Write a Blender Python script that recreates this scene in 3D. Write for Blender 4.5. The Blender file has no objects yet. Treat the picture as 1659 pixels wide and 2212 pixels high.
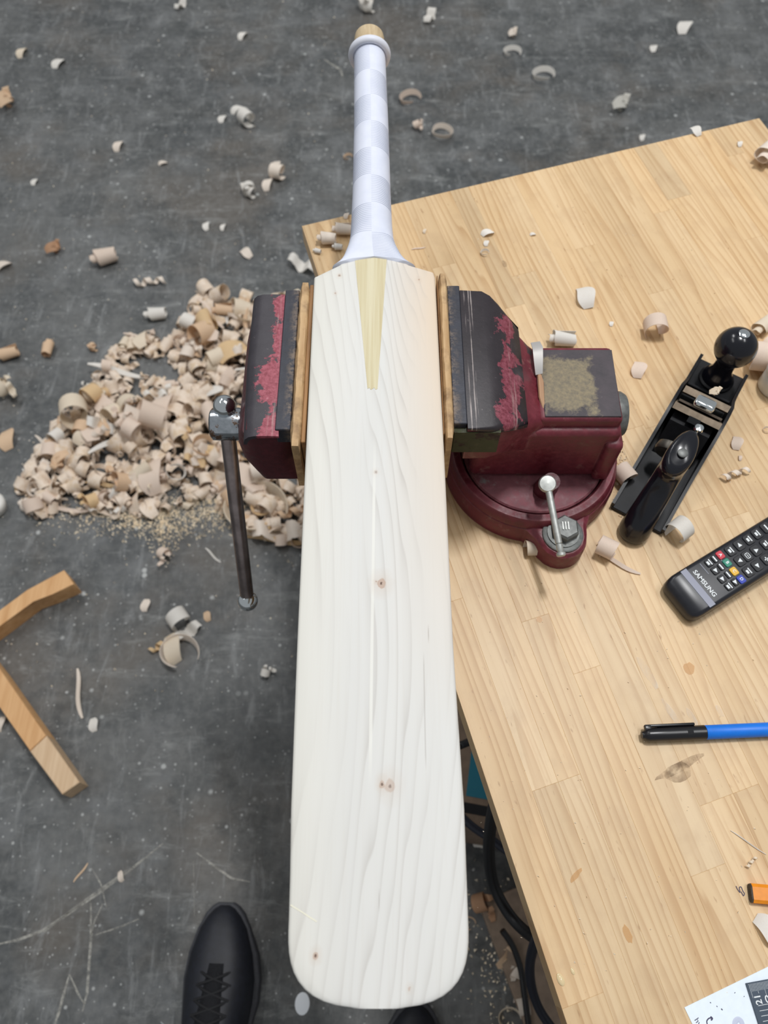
import bpy, bmesh, math, random
from mathutils import Vector, Matrix, Euler

S = bpy.context.scene
COL = S.collection
R = math.radians

# ---------------------------------------------------------------- camera
PITCH, FPX, CAMH = R(62.6), 1660.0, 1.38
cam = bpy.data.cameras.new('camera')
cam.sensor_fit = 'VERTICAL'; cam.sensor_height = 36.0
cam.lens = 36.0 * FPX / 2212.0
cam.clip_start = 0.02; cam.clip_end = 60
cam.dof.use_dof = True; cam.dof.focus_distance = 0.62; cam.dof.aperture_fstop = 7.5
camo = bpy.data.objects.new('camera', cam); COL.objects.link(camo)
camo.location = (0, 0, CAMH); camo.rotation_euler = (R(90) - PITCH, 0, 0)
S.camera = camo

# ---------------------------------------------------------------- world, lamps, exposure
W = bpy.data.worlds.new('workshop_world'); S.world = W; W.use_nodes = True
W.node_tree.nodes['Background'].inputs['Color'].default_value = (0.93, 0.97, 1.0, 1)
W.node_tree.nodes['Background'].inputs['Strength'].default_value = 0.33
def lamp(name, loc, sx, sy, power, target=None, col=(1, 1, 1)):
    l = bpy.data.lights.new(name, 'AREA'); l.shape = 'RECTANGLE'; l.size = sx; l.size_y = sy
    l.energy = power; l.color = col
    o = bpy.data.objects.new(name, l); COL.objects.link(o); o.location = loc
    if target is not None:
        o.rotation_euler = (Vector(target) - Vector(loc)).to_track_quat('-Z', 'Y').to_euler()
    return o
lamp('tube_light_over_bench', (0.57, 1.20, 4.2), 0.19, 0.6, 72)
lamp('tube_light_far', (-2.4, 4.6, 6.2), 0.26, 2.4, 85)
lamp('tube_light_side', (2.4, 1.0, 6.2), 0.26, 2.4, 72)
lamp('tube_light_left', (-3.4, 1.6, 6.2), 0.26, 2.4, 34)
S.view_settings.view_transform = 'Standard'; S.view_settings.look = 'None'
S.view_settings.gamma = 1.0; S.view_settings.use_curve_mapping = False
S.view_settings.exposure = 0.0

# ---------------------------------------------------------------- helpers
def at(px, py, z):
    """world point at height z seen at that place of the photograph"""
    X = (px - 829.5) / FPX; t = (py - 1106.0) / FPX
    s = (CAMH - z) / (math.sin(PITCH) + t * math.cos(PITCH))
    return Vector((s * X, s * (math.cos(PITCH) - t * math.sin(PITCH)), z))
def tag(o, label=None, cat=None, group=None, kind=None):
    if label: o['label'] = label
    if cat: o['category'] = cat
    if group: o['group'] = group
    if kind: o['kind'] = kind
    return o
def empty(name, loc=(0, 0, 0), rz=0.0, label=None, cat=None, group=None):
    o = bpy.data.objects.new(name, None); COL.objects.link(o)
    o.empty_display_size = 0.02; o.location = loc; o.rotation_euler = (0, 0, rz)
    return tag(o, label, cat, group)
def link(name, me, mat=None, parent=None, smooth=None):
    if mat is not None:
        ms = mat if isinstance(mat, (list, tuple)) else [mat]
        for m in ms: me.materials.append(m)
    o = bpy.data.objects.new(name, me); COL.objects.link(o)
    if parent is not None: o.parent = parent
    return o
def shade(me, ang=35):
    for p in me.polygons: p.use_smooth = True
    try: me.set_sharp_from_angle(angle=R(ang))
    except Exception: pass
def fin(name, bm, mat, parent=None, ang=35, fix=True):
    if fix: bmesh.ops.recalc_face_normals(bm, faces=bm.faces[:])
    me = bpy.data.meshes.new(name); bm.to_mesh(me); bm.free()
    if ang: shade(me, ang)
    return link(name, me, mat, parent)
def b_box(bm, x0, x1, y0, y1, z0, z1, bev=0.0, seg=2, M=None):
    m = Matrix.Translation(((x0 + x1) / 2, (y0 + y1) / 2, (z0 + z1) / 2)) @ Matrix.Diagonal((x1 - x0, y1 - y0, z1 - z0, 1))
    if M is not None: m = M @ m
    r = bmesh.ops.create_cube(bm, size=1.0, matrix=m)
    if bev > 0:
        es = list({e for v in r['verts'] for e in v.link_edges})
        bmesh.ops.bevel(bm, geom=es, offset=bev, segments=seg, affect='EDGES', profile=0.5)
def b_loft(bm, secs, cap=True, closed=True):
    rows = [[bm.verts.new(p) for p in s] for s in secs]
    n = len(rows[0])
    for i in range(len(rows) - 1):
        for j in range(n if closed else n - 1):
            k = (j + 1) % n
            bm.faces.new((rows[i][j], rows[i][k], rows[i + 1][k], rows[i + 1][j]))
    if cap:
        bm.faces.new(rows[0][::-1]); bm.faces.new(rows[-1])
    return rows
def b_prism(bm, poly, z0, z1, bev=0.0, seg=2):
    rows = b_loft(bm, [[(p[0], p[1], z0) for p in poly], [(p[0], p[1], z1) for p in poly]])
    if bev:
        es = [e for e in bm.edges if e.verts[0] in rows[1] and e.verts[1] in rows[1]]
        bmesh.ops.bevel(bm, geom=es, offset=bev, segments=seg, affect='EDGES', profile=0.5)
def frame_of(d):
    d = Vector(d).normalized()
    a = Vector((0, 0, 1)) if abs(d.z) < 0.9 else Vector((1, 0, 0))
    u = d.cross(a).normalized(); v = d.cross(u).normalized()
    return u, v, d
def b_lathe(bm, prof, o=(0, 0, 0), axis=(0, 0, 1), n=28, cap=True):
    """prof: list of (radius, distance along the axis)"""
    u, v, d = frame_of(axis); o = Vector(o); secs = []
    for r, h in prof:
        secs.append([o + d * h + (u * math.cos(2 * math.pi * k / n) + v * math.sin(2 * math.pi * k / n)) * max(r, 1e-5) for k in range(n)])
    b_loft(bm, secs, cap)
def b_tube(bm, pts, rad, n=10, cap=True):
    pts = [Vector(p) for p in pts]; secs = []; pu = None
    for i, p in enumerate(pts):
        d = (pts[min(i + 1, len(pts) - 1)] - pts[max(i - 1, 0)]).normalized()
        if pu is None: u = frame_of(d)[0]
        else:
            u = pu - d * pu.dot(d); u = u.normalized() if u.length > 1e-6 else frame_of(d)[0]
        v = d.cross(u); pu = u; r = rad[i] if isinstance(rad, (list, tuple)) else rad
        secs.append([p + (u * math.cos(2 * math.pi * k / n) + v * math.sin(2 * math.pi * k / n)) * r for k in range(n)])
    b_loft(bm, secs, cap)
def b_sphere(bm, c, r, u=24, v=16):
    bmesh.ops.create_uvsphere(bm, u_segments=u, v_segments=v, radius=r, matrix=Matrix.Translation(c))
def smooth_path(pts, n=8):
    P = [Vector(p) for p in pts]; out = []
    for i in range(len(P) - 1):
        a, b, c, d = P[max(i - 1, 0)], P[i], P[i + 1], P[min(i + 2, len(P) - 1)]
        for k in range(n):
            t = k / n
            out.append(0.5 * ((2 * b) + (c - a) * t + (2 * a - 5 * b + 4 * c - d) * t * t + (3 * b - a - 3 * c + d) * t ** 3))
    out.append(P[-1]); return out
def rrect(cx, cy, hx, hy, r, n=5):
    out = []
    for qx, qy, a0 in ((1, 1, 0), (-1, 1, 90), (-1, -1, 180), (1, -1, 270)):
        for k in range(n + 1):
            a = R(a0 + 90 * k / n)
            out.append((cx + qx * (hx - r) + r * math.cos(a), cy + qy * (hy - r) + r * math.sin(a)))
    return out
def part(name, mat, parent, fn, ang=35):
    bm = bmesh.new(); fn(bm); return fin(name, bm, mat, parent, ang)
def pbox(name, mat, parent, x0, x1, y0, y1, z0, z1, bev=0.0, seg=2, ang=35):
    return part(name, mat, parent, lambda bm: b_box(bm, x0, x1, y0, y1, z0, z1, bev, seg), ang)
def text(name, body, size, mat, parent, M, extrude=0.0001, bold=0.0):
    cu = bpy.data.curves.new(name, 'FONT'); cu.body = body; cu.size = size
    cu.align_x = 'CENTER'; cu.align_y = 'CENTER'; cu.extrude = extrude; cu.offset = bold
    cu.resolution_u = 3
    t = bpy.data.objects.new(name, cu); COL.objects.link(t)
    dg = bpy.context.evaluated_depsgraph_get(); dg.update()
    me = bpy.data.meshes.new_from_object(t.evaluated_get(dg)); me.name = name
    bpy.data.objects.remove(t); bpy.data.curves.remove(cu)
    me.materials.clear(); me.transform(M)
    return link(name, me, mat, parent)

# ---------------------------------------------------------------- materials
class G:
    def __init__(self, name):
        self.m = bpy.data.materials.new(name); self.m.use_nodes = True
        self.nt = self.m.node_tree; self.p = self.nt.nodes['Principled BSDF']
        self.out = self.nt.nodes['Material Output']
    def n(self, typ, ins=None, **props):
        nd = self.nt.nodes.new(typ)
        for k, v in props.items(): setattr(nd, k, v)
        for k, v in (ins or {}).items(): self.set(nd, k, v)
        return nd
    def set(self, nd, k, v):
        s = nd.inputs[k]
        if isinstance(v, bpy.types.NodeSocket): self.nt.links.new(v, s)
        elif isinstance(v, bpy.types.Node): self.nt.links.new(v.outputs[0], s)
        else: s.default_value = v
    def bs(self, **kw):
        for k, v in kw.items(): self.set(self.p, k.replace('_', ' '), v)
    def coord(self, kind='Object'): return self.n('ShaderNodeTexCoord').outputs[kind]
    def mapv(self, v, scale=(1, 1, 1), loc=(0, 0, 0), rot=(0, 0, 0)):
        return self.n('ShaderNodeMapping', {'Vector': v, 'Scale': scale, 'Location': loc, 'Rotation': rot}).outputs[0]
    def noise(self, v, scale, detail=4, rough=0.55, dist=0.0):
        return self.n('ShaderNodeTexNoise', {'Vector': v, 'Scale': scale, 'Detail': detail, 'Roughness': rough, 'Distortion': dist}).outputs[0]
    def ramp(self, f, stops, interp='LINEAR'):
        r = self.n('ShaderNodeValToRGB', {'Fac': f}); cr = r.color_ramp; cr.interpolation = interp
        while len(cr.elements) < len(stops): cr.elements.new(0.5)
        for e, (p, c) in zip(cr.elements, stops):
            e.position = p; e.color = tuple(c) + (1,) if len(c) == 3 else c
        return r.outputs[0]
    def rng(self, f, a, b, c=0.0, d=1.0):
        return self.n('ShaderNodeMapRange', {'Value': f, 'From Min': a, 'From Max': b, 'To Min': c, 'To Max': d}).outputs[0]
    def mix(self, f, a, b, mode='MIX'):
        nd = self.n('ShaderNodeMix', data_type='RGBA', blend_type=mode)
        for k, v in ((0, f), (6, a), (7, b)):
            s = nd.inputs[k]
            if isinstance(v, bpy.types.NodeSocket): self.nt.links.new(v, s)
            else: s.default_value = (tuple(v) + (1,) if isinstance(v, tuple) and len(v) == 3 else v)
        return nd.outputs[2]
    def math(self, op, a, b=None, c=None):
        nd = self.n('ShaderNodeMath', operation=op)
        for i, v in enumerate((a, b, c)):
            if v is None: continue
            if isinstance(v, bpy.types.NodeSocket): self.nt.links.new(v, nd.inputs[i])
            else: nd.inputs[i].default_value = v
        return nd.outputs[0]
    def vadd(self, a, b):
        nd = self.n('ShaderNodeVectorMath', operation='ADD'); self.nt.links.new(a, nd.inputs[0])
        if isinstance(b, bpy.types.NodeSocket): self.nt.links.new(b, nd.inputs[1])
        else: nd.inputs[1].default_value = b
        return nd.outputs[0]
    def bump(self, h, strength=0.2, dist=0.001):
        self.bs(Normal=self.n('ShaderNodeBump', {'Height': h, 'Strength': strength, 'Distance': dist}).outputs[0])
def lin(r, g, b):
    f = lambda c: (c / 255 / 12.92) if c / 255 <= 0.04045 else ((c / 255 + 0.055) / 1.055) ** 2.4
    return (f(r), f(g), f(b))
def flat(name, c, rough=0.5, metal=0.0, spec=0.5, grain=0.0, gscale=200):
    g = G(name); g.bs(Roughness=rough, Metallic=metal); g.p.inputs['Specular IOR Level'].default_value = spec
    if grain:
        nz = g.noise(g.coord(), gscale, 3)
        g.bs(Base_Color=g.mix(g.rng(nz, 0.35, 0.65), tuple(x * (1 - grain) for x in c), tuple(min(1, x * (1 + grain)) for x in c)))
    else: g.bs(Base_Color=tuple(c) + (1,))
    return g.m

def m_floor():
    g = G('concrete_floor'); v = g.coord('Object')
    big = g.noise(v, 2.2, 6, 0.6); mid = g.noise(v, 11, 6, 0.65); fine = g.noise(v, 70, 4, 0.6)
    c = g.mix(g.rng(big, 0.35, 0.68), lin(60, 63, 65), lin(96, 97, 96))
    c = g.mix(g.math('MULTIPLY', g.rng(mid, 0.46, 0.64), 0.55), c, lin(118, 120, 121))
    warm = g.noise(g.vadd(v, (7, 3, 0)), 3.1, 5, 0.6)
    c = g.mix(g.math('MULTIPLY', g.rng(warm, 0.5, 0.64), 0.6), c, lin(92, 84, 75))
    dark = g.noise(g.vadd(v, (1, 9, 4)), 5.5, 6, 0.7)
    c = g.mix(g.math('MULTIPLY', g.rng(dark, 0.5, 0.6), 0.55), c, lin(48, 52, 54))
    c = g.mix(g.math('MULTIPLY', g.rng(fine, 0.4, 0.75), 0.3), c, lin(130, 130, 127))
    # scuffed pale wipes
    sc = g.noise(g.mapv(v, (14, 3.5, 1), rot=(0, 0, 0.9)), 3.0, 7, 0.72, 0.6)
    c = g.mix(g.math('MULTIPLY', g.rng(sc, 0.54, 0.7), 0.45), c, lin(150, 152, 152))
    sc2 = g.noise(g.mapv(v, (3.2, 12, 1), rot=(0, 0, -0.4)), 2.4, 8, 0.75, 0.4)
    c = g.mix(g.math('MULTIPLY', g.rng(sc2, 0.55, 0.72), 0.5), c, lin(160, 162, 160))
    # paint and dust specks
    for sc_, th, amt in ((22, 0.13, 0.8), (48, 0.16, 0.65), (100, 0.2, 0.6)):
        vo = g.n('ShaderNodeTexVoronoi', {'Vector': g.vadd(v, (sc_, 0, 0)), 'Scale': float(sc_), 'Randomness': 1.0})
        keep = g.rng(vo.outputs['Color'], 0.5, 0.7)
        dist = g.math('ADD', vo.outputs['Distance'], g.math('MULTIPLY', g.math('SUBTRACT', fine, 0.5), 0.12))
        spot = g.math('MULTIPLY', g.rng(dist, th, th * 0.45), keep)
        c = g.mix(g.math('MULTIPLY', spot, amt), c, lin(186, 188, 186))
    g.bs(Base_Color=c, Roughness=g.rng(mid, 0.3, 0.7, 0.42, 0.68)); g.bump(fine, 0.15, 0.001)
    return g.m
def m_stave():
    g = G('laminated_pine'); v = g.coord('Object')
    oi = g.n('ShaderNodeObjectInfo')
    rnd = g.math('MULTIPLY', oi.outputs['Random'], 37.0)
    off = g.n('ShaderNodeCombineXYZ', {'X': rnd, 'Y': g.math('MULTIPLY', rnd, 1.7), 'Z': 0.0}).outputs[0]
    w = g.vadd(v, off)
    warp = g.noise(g.mapv(w, (6, 1.2, 1)), 1.6, 2, 0.5)
    sep = g.n('ShaderNodeSeparateXYZ', {'Vector': w})
    lowx = g.noise(g.mapv(w, (38, 0.8, 1)), 1.0, 2, 0.5)
    x = g.math('ADD', g.math('ADD', sep.outputs[0], g.math('MULTIPLY', warp, 0.05)), g.math('MULTIPLY', lowx, 0.045))
    ph = g.math('FRACT', g.math('MULTIPLY', x, 105.0))
    ring = g.rng(ph, 0.35, 0.92); ring = g.math('POWER', ring, 1.6)
    ring = g.math('MULTIPLY', ring, g.rng(ph, 1.0, 0.94))
    fib = g.noise(g.mapv(w, (380, 9, 30)), 1.0, 4, 0.6)
    soft = g.noise(g.mapv(w, (18, 2.5, 1)), 1.0, 4, 0.6)
    mott = g.noise(v, 24, 4, 0.6)
    c = g.mix(g.rng(soft, 0.3, 0.7), lin(226, 198, 158), lin(212, 180, 136))
    c = g.mix(g.math('MULTIPLY', g.math('MULTIPLY', ring, g.rng(soft, 0.25, 0.65, 0.3, 1.0)), 0.7), c, lin(182, 142, 98))
    c = g.mix(g.math('MULTIPLY', g.rng(fib, 0.52, 0.8), 0.45), c, lin(192, 152, 108))
    c = g.mix(g.math('MULTIPLY', g.rng(mott, 0.5, 0.72), 0.38), c, lin(190, 158, 122))
    spk = g.noise(g.mapv(w, (240, 60, 30)), 1.0, 2, 0.5)
    c = g.mix(g.math('MULTIPLY', g.rng(spk, 0.68, 0.78), 0.6), c, lin(150, 108, 72))
    c = g.mix(1.0, c, oi.outputs['Color'], 'MULTIPLY')
    g.bs(Base_Color=c, Roughness=0.42); g.p.inputs['Specular IOR Level'].default_value = 0.35
    g.bump(g.math('ADD', g.math('MULTIPLY', fib, 0.5), ring), 0.10, 0.0004)
    return g.m
def m_bat(name, splice=False):
    g = G(name); v = g.coord('Object'); sep = g.n('ShaderNodeSeparateXYZ', {'Vector': v})
    X, Y = sep.outputs[0], sep.outputs[1]
    if splice:
        fib = g.noise(g.mapv(v, (420, 7, 40)), 1.0, 5, 0.65); tone = g.noise(g.mapv(v, (90, 3, 10)), 1.0, 3)
        c = g.mix(g.rng(fib, 0.35, 0.68), lin(214, 205, 172), lin(196, 181, 141))
        c = g.mix(g.math('MULTIPLY', g.rng(tone, 0.5, 0.72), 0.5), c, lin(222, 215, 188))
        g.bs(Base_Color=c, Roughness=0.6); return g.m
    warp = g.noise(g.mapv(v, (4, 1.3, 1)), 1.5, 2, 0.4)
    yy = g.math('SUBTRACT', Y, 0.16)
    bow = g.math('MULTIPLY', g.math('SUBTRACT', g.math('SQRT', g.math('ADD', g.math('MULTIPLY', yy, yy), 0.01)), 0.1), 0.18)
    x = g.math('ADD', g.math('ADD', X, bow), g.math('MULTIPLY', warp, 0.036))
    # rings tighter towards the right edge
    lowx = g.noise(g.mapv(v, (26, 0.35, 1)), 1.0, 2, 0.5); x = g.math('ADD', x, g.math('MULTIPLY', lowx, 0.06))
    dens = g.math('ADD', g.math('MULTIPLY', x, 50.0), g.math('MULTIPLY', g.math('POWER', g.math('ADD', x, 0.03), 2.0), 420.0))
    ph = g.math('FRACT', dens)
    ring = g.math('MULTIPLY', g.math('POWER', g.rng(ph, 0.25, 0.93), 3.0), g.rng(ph, 1.0, 0.93))
    fib = g.noise(g.mapv(v, (700, 10, 40)), 1.0, 4, 0.65)
    soft = g.noise(g.mapv(v, (14, 2.2, 1)), 1.0, 4, 0.6)
    cr, gr = lin(222, 221, 217), lin(213, 212, 208)
    c = g.mix(g.rng(soft, 0.3, 0.7), cr, gr)
    warm = g.math('MULTIPLY', g.rng(X, 0.0, 0.045), g.rng(Y, 0.10, 0.46))
    c = g.mix(g.math('MULTIPLY', warm, 0.8), c, lin(222, 198, 170))
    cream = g.math('MULTIPLY', g.rng(X, -0.02, -0.07), 0.35)
    c = g.mix(cream, c, lin(225, 220, 200))
    c = g.mix(g.math('MULTIPLY', g.math('MULTIPLY', ring, g.rng(g.noise(g.mapv(v, (34, 2, 1)), 1.0, 3), 0.36, 0.62, 0.0, 1.0)), 0.55), c, lin(176, 170, 163))
    st = g.math('ABSOLUTE', g.math('SUBTRACT', g.math('ADD', X, g.math('MULTIPLY', g.math('SUBTRACT', Y, 0.2), -0.006)), -0.0082))
    stm = g.math('MULTIPLY', g.math('MULTIPLY', g.rng(st, 0.0013, 0.0008), g.rng(Y, 0.07, 0.10)), g.rng(Y, 0.34, 0.28))
    c = g.mix(g.math('MULTIPLY', stm, 0.75), c, lin(232, 231, 224))
    c = g.mix(g.math('MULTIPLY', g.rng(fib, 0.5, 0.85), 0.22), c, lin(205, 197, 185))
    wob = g.math('MULTIPLY', g.math('SUBTRACT', g.noise(v, 160, 3), 0.5), 0.004)
    for (kx, ky, kr, amt) in KNOTS:
        dx = g.math('SUBTRACT', X, kx); dy = g.math('MULTIPLY', g.math('SUBTRACT', Y, ky), 0.8)
        d = g.math('ADD', g.math('SQRT', g.math('ADD', g.math('MULTIPLY', dx, dx), g.math('MULTIPLY', dy, dy))), wob)
        c = g.mix(g.math('MULTIPLY', g.rng(d, kr * 3.2, kr * 0.8), amt * 0.3), c, lin(196, 172, 148))
        c = g.mix(g.math('MULTIPLY', g.rng(d, kr * 1.05, kr * 0.85), amt * 0.75), c, lin(182, 152, 132))
        c = g.mix(g.math('MULTIPLY', g.rng(d, kr * 0.42, kr * 0.25), amt), c, lin(84, 60, 46))
    # hairline dark check in the grain
    for (kx, y0, y1, amt) in ((0.0265, 0.08, 0.16, 0.28), (0.0302, 0.165, 0.18, 0.6), (-0.004, -0.002, 0.012, 0.45)):
        d = g.math('ABSOLUTE', g.math('SUBTRACT', g.math('ADD', X, g.math('MULTIPLY', g.math('SUBTRACT', warp, 0.5), 0.008)), kx))
        m = g.math('MULTIPLY', g.math('MULTIPLY', g.rng(d, 0.0006, 0.0002), g.rng(Y, y0, y0 + 0.01)), g.rng(Y, y1, y1 - 0.01))
        c = g.mix(g.math('MULTIPLY', m, amt), c, lin(120, 105, 92))
    g.bs(Base_Color=c, Roughness=0.55); g.p.inputs['Specular IOR Level'].default_value = 0.3
    g.bump(fib, 0.06, 0.0004)
    return g.m
KNOTS = [(at(823, 1260, .862).x, at(823, 1260, .862).y, 0.0034, 0.95), (at(813, 1256, .862).x, at(813, 1256, .862).y, 0.0008, 0.8),
         (at(842, 1698, .862).x, at(842, 1698, .862).y, 0.0036, 0.6), (at(826, 1694, .862).x, at(826, 1694, .862).y, 0.0018, 0.75),
         (at(682, 2064, .862).x, at(682, 2064, .862).y, 0.0016, 0.8), (at(812, 1020, .862).x, at(812, 1020, .862).y, 0.0015, 0.35),
         (at(724, 632, .862).x, at(724, 632, .862).y, 0.0011, 0.6), (at(733, 594, .862).x, at(733, 594, .862).y, 0.0013, 0.5),
         (at(905, 603, .862).x, at(905, 603, .862).y, 0.0013, 0.8), (at(884, 2136, .862).x, at(884, 2136, .862).y, 0.0010, 0.6)]
def m_shaving():
    g = G('pale_willow_shaving'); oi = g.n('ShaderNodeObjectInfo'); v = g.coord('Object')
    c = oi.outputs['Color']
    f = g.noise(g.mapv(v, (90, 4, 90)), 1.0, 3, 0.6)
    c = g.mix(g.math('MULTIPLY', g.rng(f, 0.45, 0.8), 0.35), c, g.mix(1.0, c, lin(226, 206, 186), 'MULTIPLY'))
    g.bs(Base_Color=c, Roughness=0.6); g.p.inputs['Specular IOR Level'].default_value = 0.25
    tr = g.n('ShaderNodeBsdfTranslucent', {'Color': c}); mx = g.n('ShaderNodeMixShader', {0: 0.28})
    g.nt.links.new(g.p.outputs[0], mx.inputs[1]); g.nt.links.new(tr.outputs[0], mx.inputs[2])
    g.nt.links.new(mx.outputs[0], g.out.inputs[0])
    return g.m
def m_paint(name, base, worn, wornamt=(0.62, 0.66), scale=30, rough=0.38, grime=True):
    g = G(name); v = g.coord('Object')
    a = g.noise(v, scale, 6, 0.65); b = g.noise(v, 160, 4, 0.6); d = g.noise(g.vadd(v, (3, 1, 2)), 22, 4, 0.6)
    c = g.mix(g.rng(d, 0.35, 0.7), base, tuple(x * 0.62 for x in base))
    c = g.mix(g.math('MULTIPLY', g.rng(b, 0.45, 0.8), 0.4), c, tuple(min(1, x * 1.9 + 0.012) for x in base))
    c = g.mix(g.rng(a, wornamt[0], wornamt[1]), c, worn)
    if grime:
        e = g.noise(g.vadd(v, (5, 5, 5)), 55, 5, 0.7)
        c = g.mix(g.math('MULTIPLY', g.rng(e, 0.60, 0.70), 0.5), c, lin(140, 104, 96))
    geo = g.n('ShaderNodeNewGeometry'); bv = g.n('ShaderNodeBevel', {'Radius': 0.0035}, samples=4)
    dt = g.n('ShaderNodeVectorMath', operation='DOT_PRODUCT'); g.nt.links.new(geo.outputs['Normal'], dt.inputs[0]); g.nt.links.new(bv.outputs[0], dt.inputs[1])
    wear = g.math('MULTIPLY', g.rng(dt.outputs['Value'], 0.995, 0.93), g.rng(a, 0.42, 0.58))
    if grime: c = g.mix(g.math('MULTIPLY', wear, 0.5), c, lin(160, 108, 110))
    g.bs(Base_Color=c, Roughness=g.rng(b, 0.3, 0.7, rough - 0.05, rough + 0.25)); g.bump(g.math('ADD', g.math('MULTIPLY', b, 0.5), d), 0.3, 0.0012)
    return g.m
def m_jaw(name, flake, at_x, width, base=(62, 58, 64), lines=(), bias=0.13):
    """slate worn metal with crimson paint left along a band at local x"""
    g = G(name); v = g.coord('Object'); X = g.n('ShaderNodeSeparateXYZ', {'Vector': v}).outputs[0]
    big = g.noise(v, 34, 6, 0.7); fine = g.noise(v, 300, 4, 0.65); st = g.noise(g.mapv(v, (260, 12, 30)), 1.0, 4, 0.6)
    c = g.mix(g.rng(big, 0.3, 0.7), lin(*base), lin(*[max(0, k - 18) for k in base]))
    near = g.math('ABSOLUTE', g.math('SUBTRACT', X, at_x))
    val = g.math('ADD', g.math('SUBTRACT', big, 0.5), g.math('SUBTRACT', bias, g.math('MULTIPLY', near, width)))
    m = g.rng(val, 0.0, 0.03)
    red = g.mix(g.rng(fine, 0.35, 0.7), lin(*flake), lin(*[min(255, k + 45) for k in flake]))
    c = g.mix(m, c, red)
    edge = g.rng(near, 0.0035, 0.0008)
    c = g.mix(g.math('MULTIPLY', g.math('MULTIPLY', edge, g.rng(st, 0.5, 0.66)), 0.8), c, lin(190, 165, 160))
    c = g.mix(g.math('MULTIPLY', g.rng(fine, 0.66, 0.78), 0.45), c, lin(168, 160, 158))
    for lx in lines:
        dl = g.math('ADD', g.math('ABSOLUTE', g.math('SUBTRACT', X, lx)), g.math('MULTIPLY', g.math('SUBTRACT', big, 0.5), 0.002))
        c = g.mix(g.math('MULTIPLY', g.math('MULTIPLY', g.rng(dl, 0.0007, 0.0002), g.rng(st, 0.45, 0.58)), 0.75), c, lin(180, 168, 164))
    g.bs(Base_Color=c, Roughness=0.5); g.bump(fine, 0.2, 0.0006); return g.m
def m_plate():
    g = G('slate_jaw_plate_steel'); v = g.coord('Object'); X = g.n('ShaderNodeSeparateXYZ', {'Vector': v}).outputs[0]
    fine = g.noise(v, 260, 5, 0.7); mid = g.noise(v, 60, 5, 0.7)
    c = g.mix(g.rng(mid, 0.35, 0.7), lin(54, 56, 66), lin(40, 40, 47))
    inner = g.rng(g.math('ABSOLUTE', X), 0.0845, 0.0785)
    inner2 = g.rng(g.math('ABSOLUTE', X), 0.0655, 0.0585)
    sel = g.math('MINIMUM', g.math('ADD', g.math('MULTIPLY', g.rng(X, 0.0, -0.01), inner), g.math('MULTIPLY', g.rng(X, 0.0, 0.01), inner2)), 1.0)
    k = g.math('MULTIPLY', sel, g.rng(g.math('ADD', g.math('MULTIPLY', fine, 0.5), g.math('MULTIPLY', mid, 0.5)), 0.46, 0.58))
    c = g.mix(g.math('MULTIPLY', k, 0.8), c, lin(128, 112, 98))
    g.bs(Base_Color=c, Roughness=0.45, Metallic=0.15); g.bump(fine, 0.25, 0.0006); return g.m
def m_wood(name, light, dark, ax=(120, 8, 40), worn=None):
    g = G(name); v = g.coord('Object')
    fib = g.noise(g.mapv(v, ax), 1.0, 5, 0.62, 0.3); mid = g.noise(v, 28, 5, 0.65)
    c = g.mix(g.rng(fib, 0.32, 0.7), light, dark)
    if worn: c = g.mix(g.math('MULTIPLY', g.rng(mid, 0.48, 0.64), 0.8), c, worn)
    g.bs(Base_Color=c, Roughness=0.62); g.bump(fib, 0.25, 0.0006); return g.m
def m_anvil():
    g = G('anvil_top_slate'); v = g.coord('Object'); sp = g.n('ShaderNodeSeparateXYZ', {'Vector': v})
    big = g.noise(v, 45, 6, 0.7); fine = g.noise(v, 260, 4, 0.65)
    c = g.mix(g.rng(big, 0.3, 0.7), lin(72, 62, 68), lin(50, 45, 50))
    dx = g.math('DIVIDE', g.math('SUBTRACT', sp.outputs[0], 0.020), 0.024); dy = g.math('DIVIDE', g.math('SUBTRACT', sp.outputs[1], 0.018), 0.031)
    d = g.math('MAXIMUM', g.math('ABSOLUTE', dx), g.math('ABSOLUTE', dy))
    d = g.math('ADD', d, g.math('MULTIPLY', g.math('SUBTRACT', big, 0.5), 1.5))
    st = g.mix(g.rng(fine, 0.35, 0.7), lin(142, 128, 98), lin(106, 98, 82))
    c = g.mix(g.math('MULTIPLY', g.rng(d, 1.05, 0.85), 0.9), c, st)
    c = g.mix(g.math('MULTIPLY', g.rng(fine, 0.68, 0.8), 0.3), c, lin(170, 165, 160))
    g.bs(Base_Color=c, Roughness=0.55); g.bump(fine, 0.15, 0.0005); return g.m
def m_chrome():
    g = G('worn_chrome_steel'); v = g.coord('Object'); a = g.noise(v, 70, 5, 0.7); b = g.noise(v, 220, 3)
    c = g.mix(g.rng(b, 0.3, 0.7), lin(205, 210, 216), lin(176, 182, 188))
    rust = g.rng(a, 0.55, 0.58); c = g.mix(rust, c, lin(96, 74, 58))
    g.bs(Base_Color=c, Metallic=g.math('SUBTRACT', 1.0, g.math('MULTIPLY', rust, 0.85)), Roughness=g.math('ADD', 0.16, g.math('MULTIPLY', rust, 0.4))); return g.m
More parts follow.
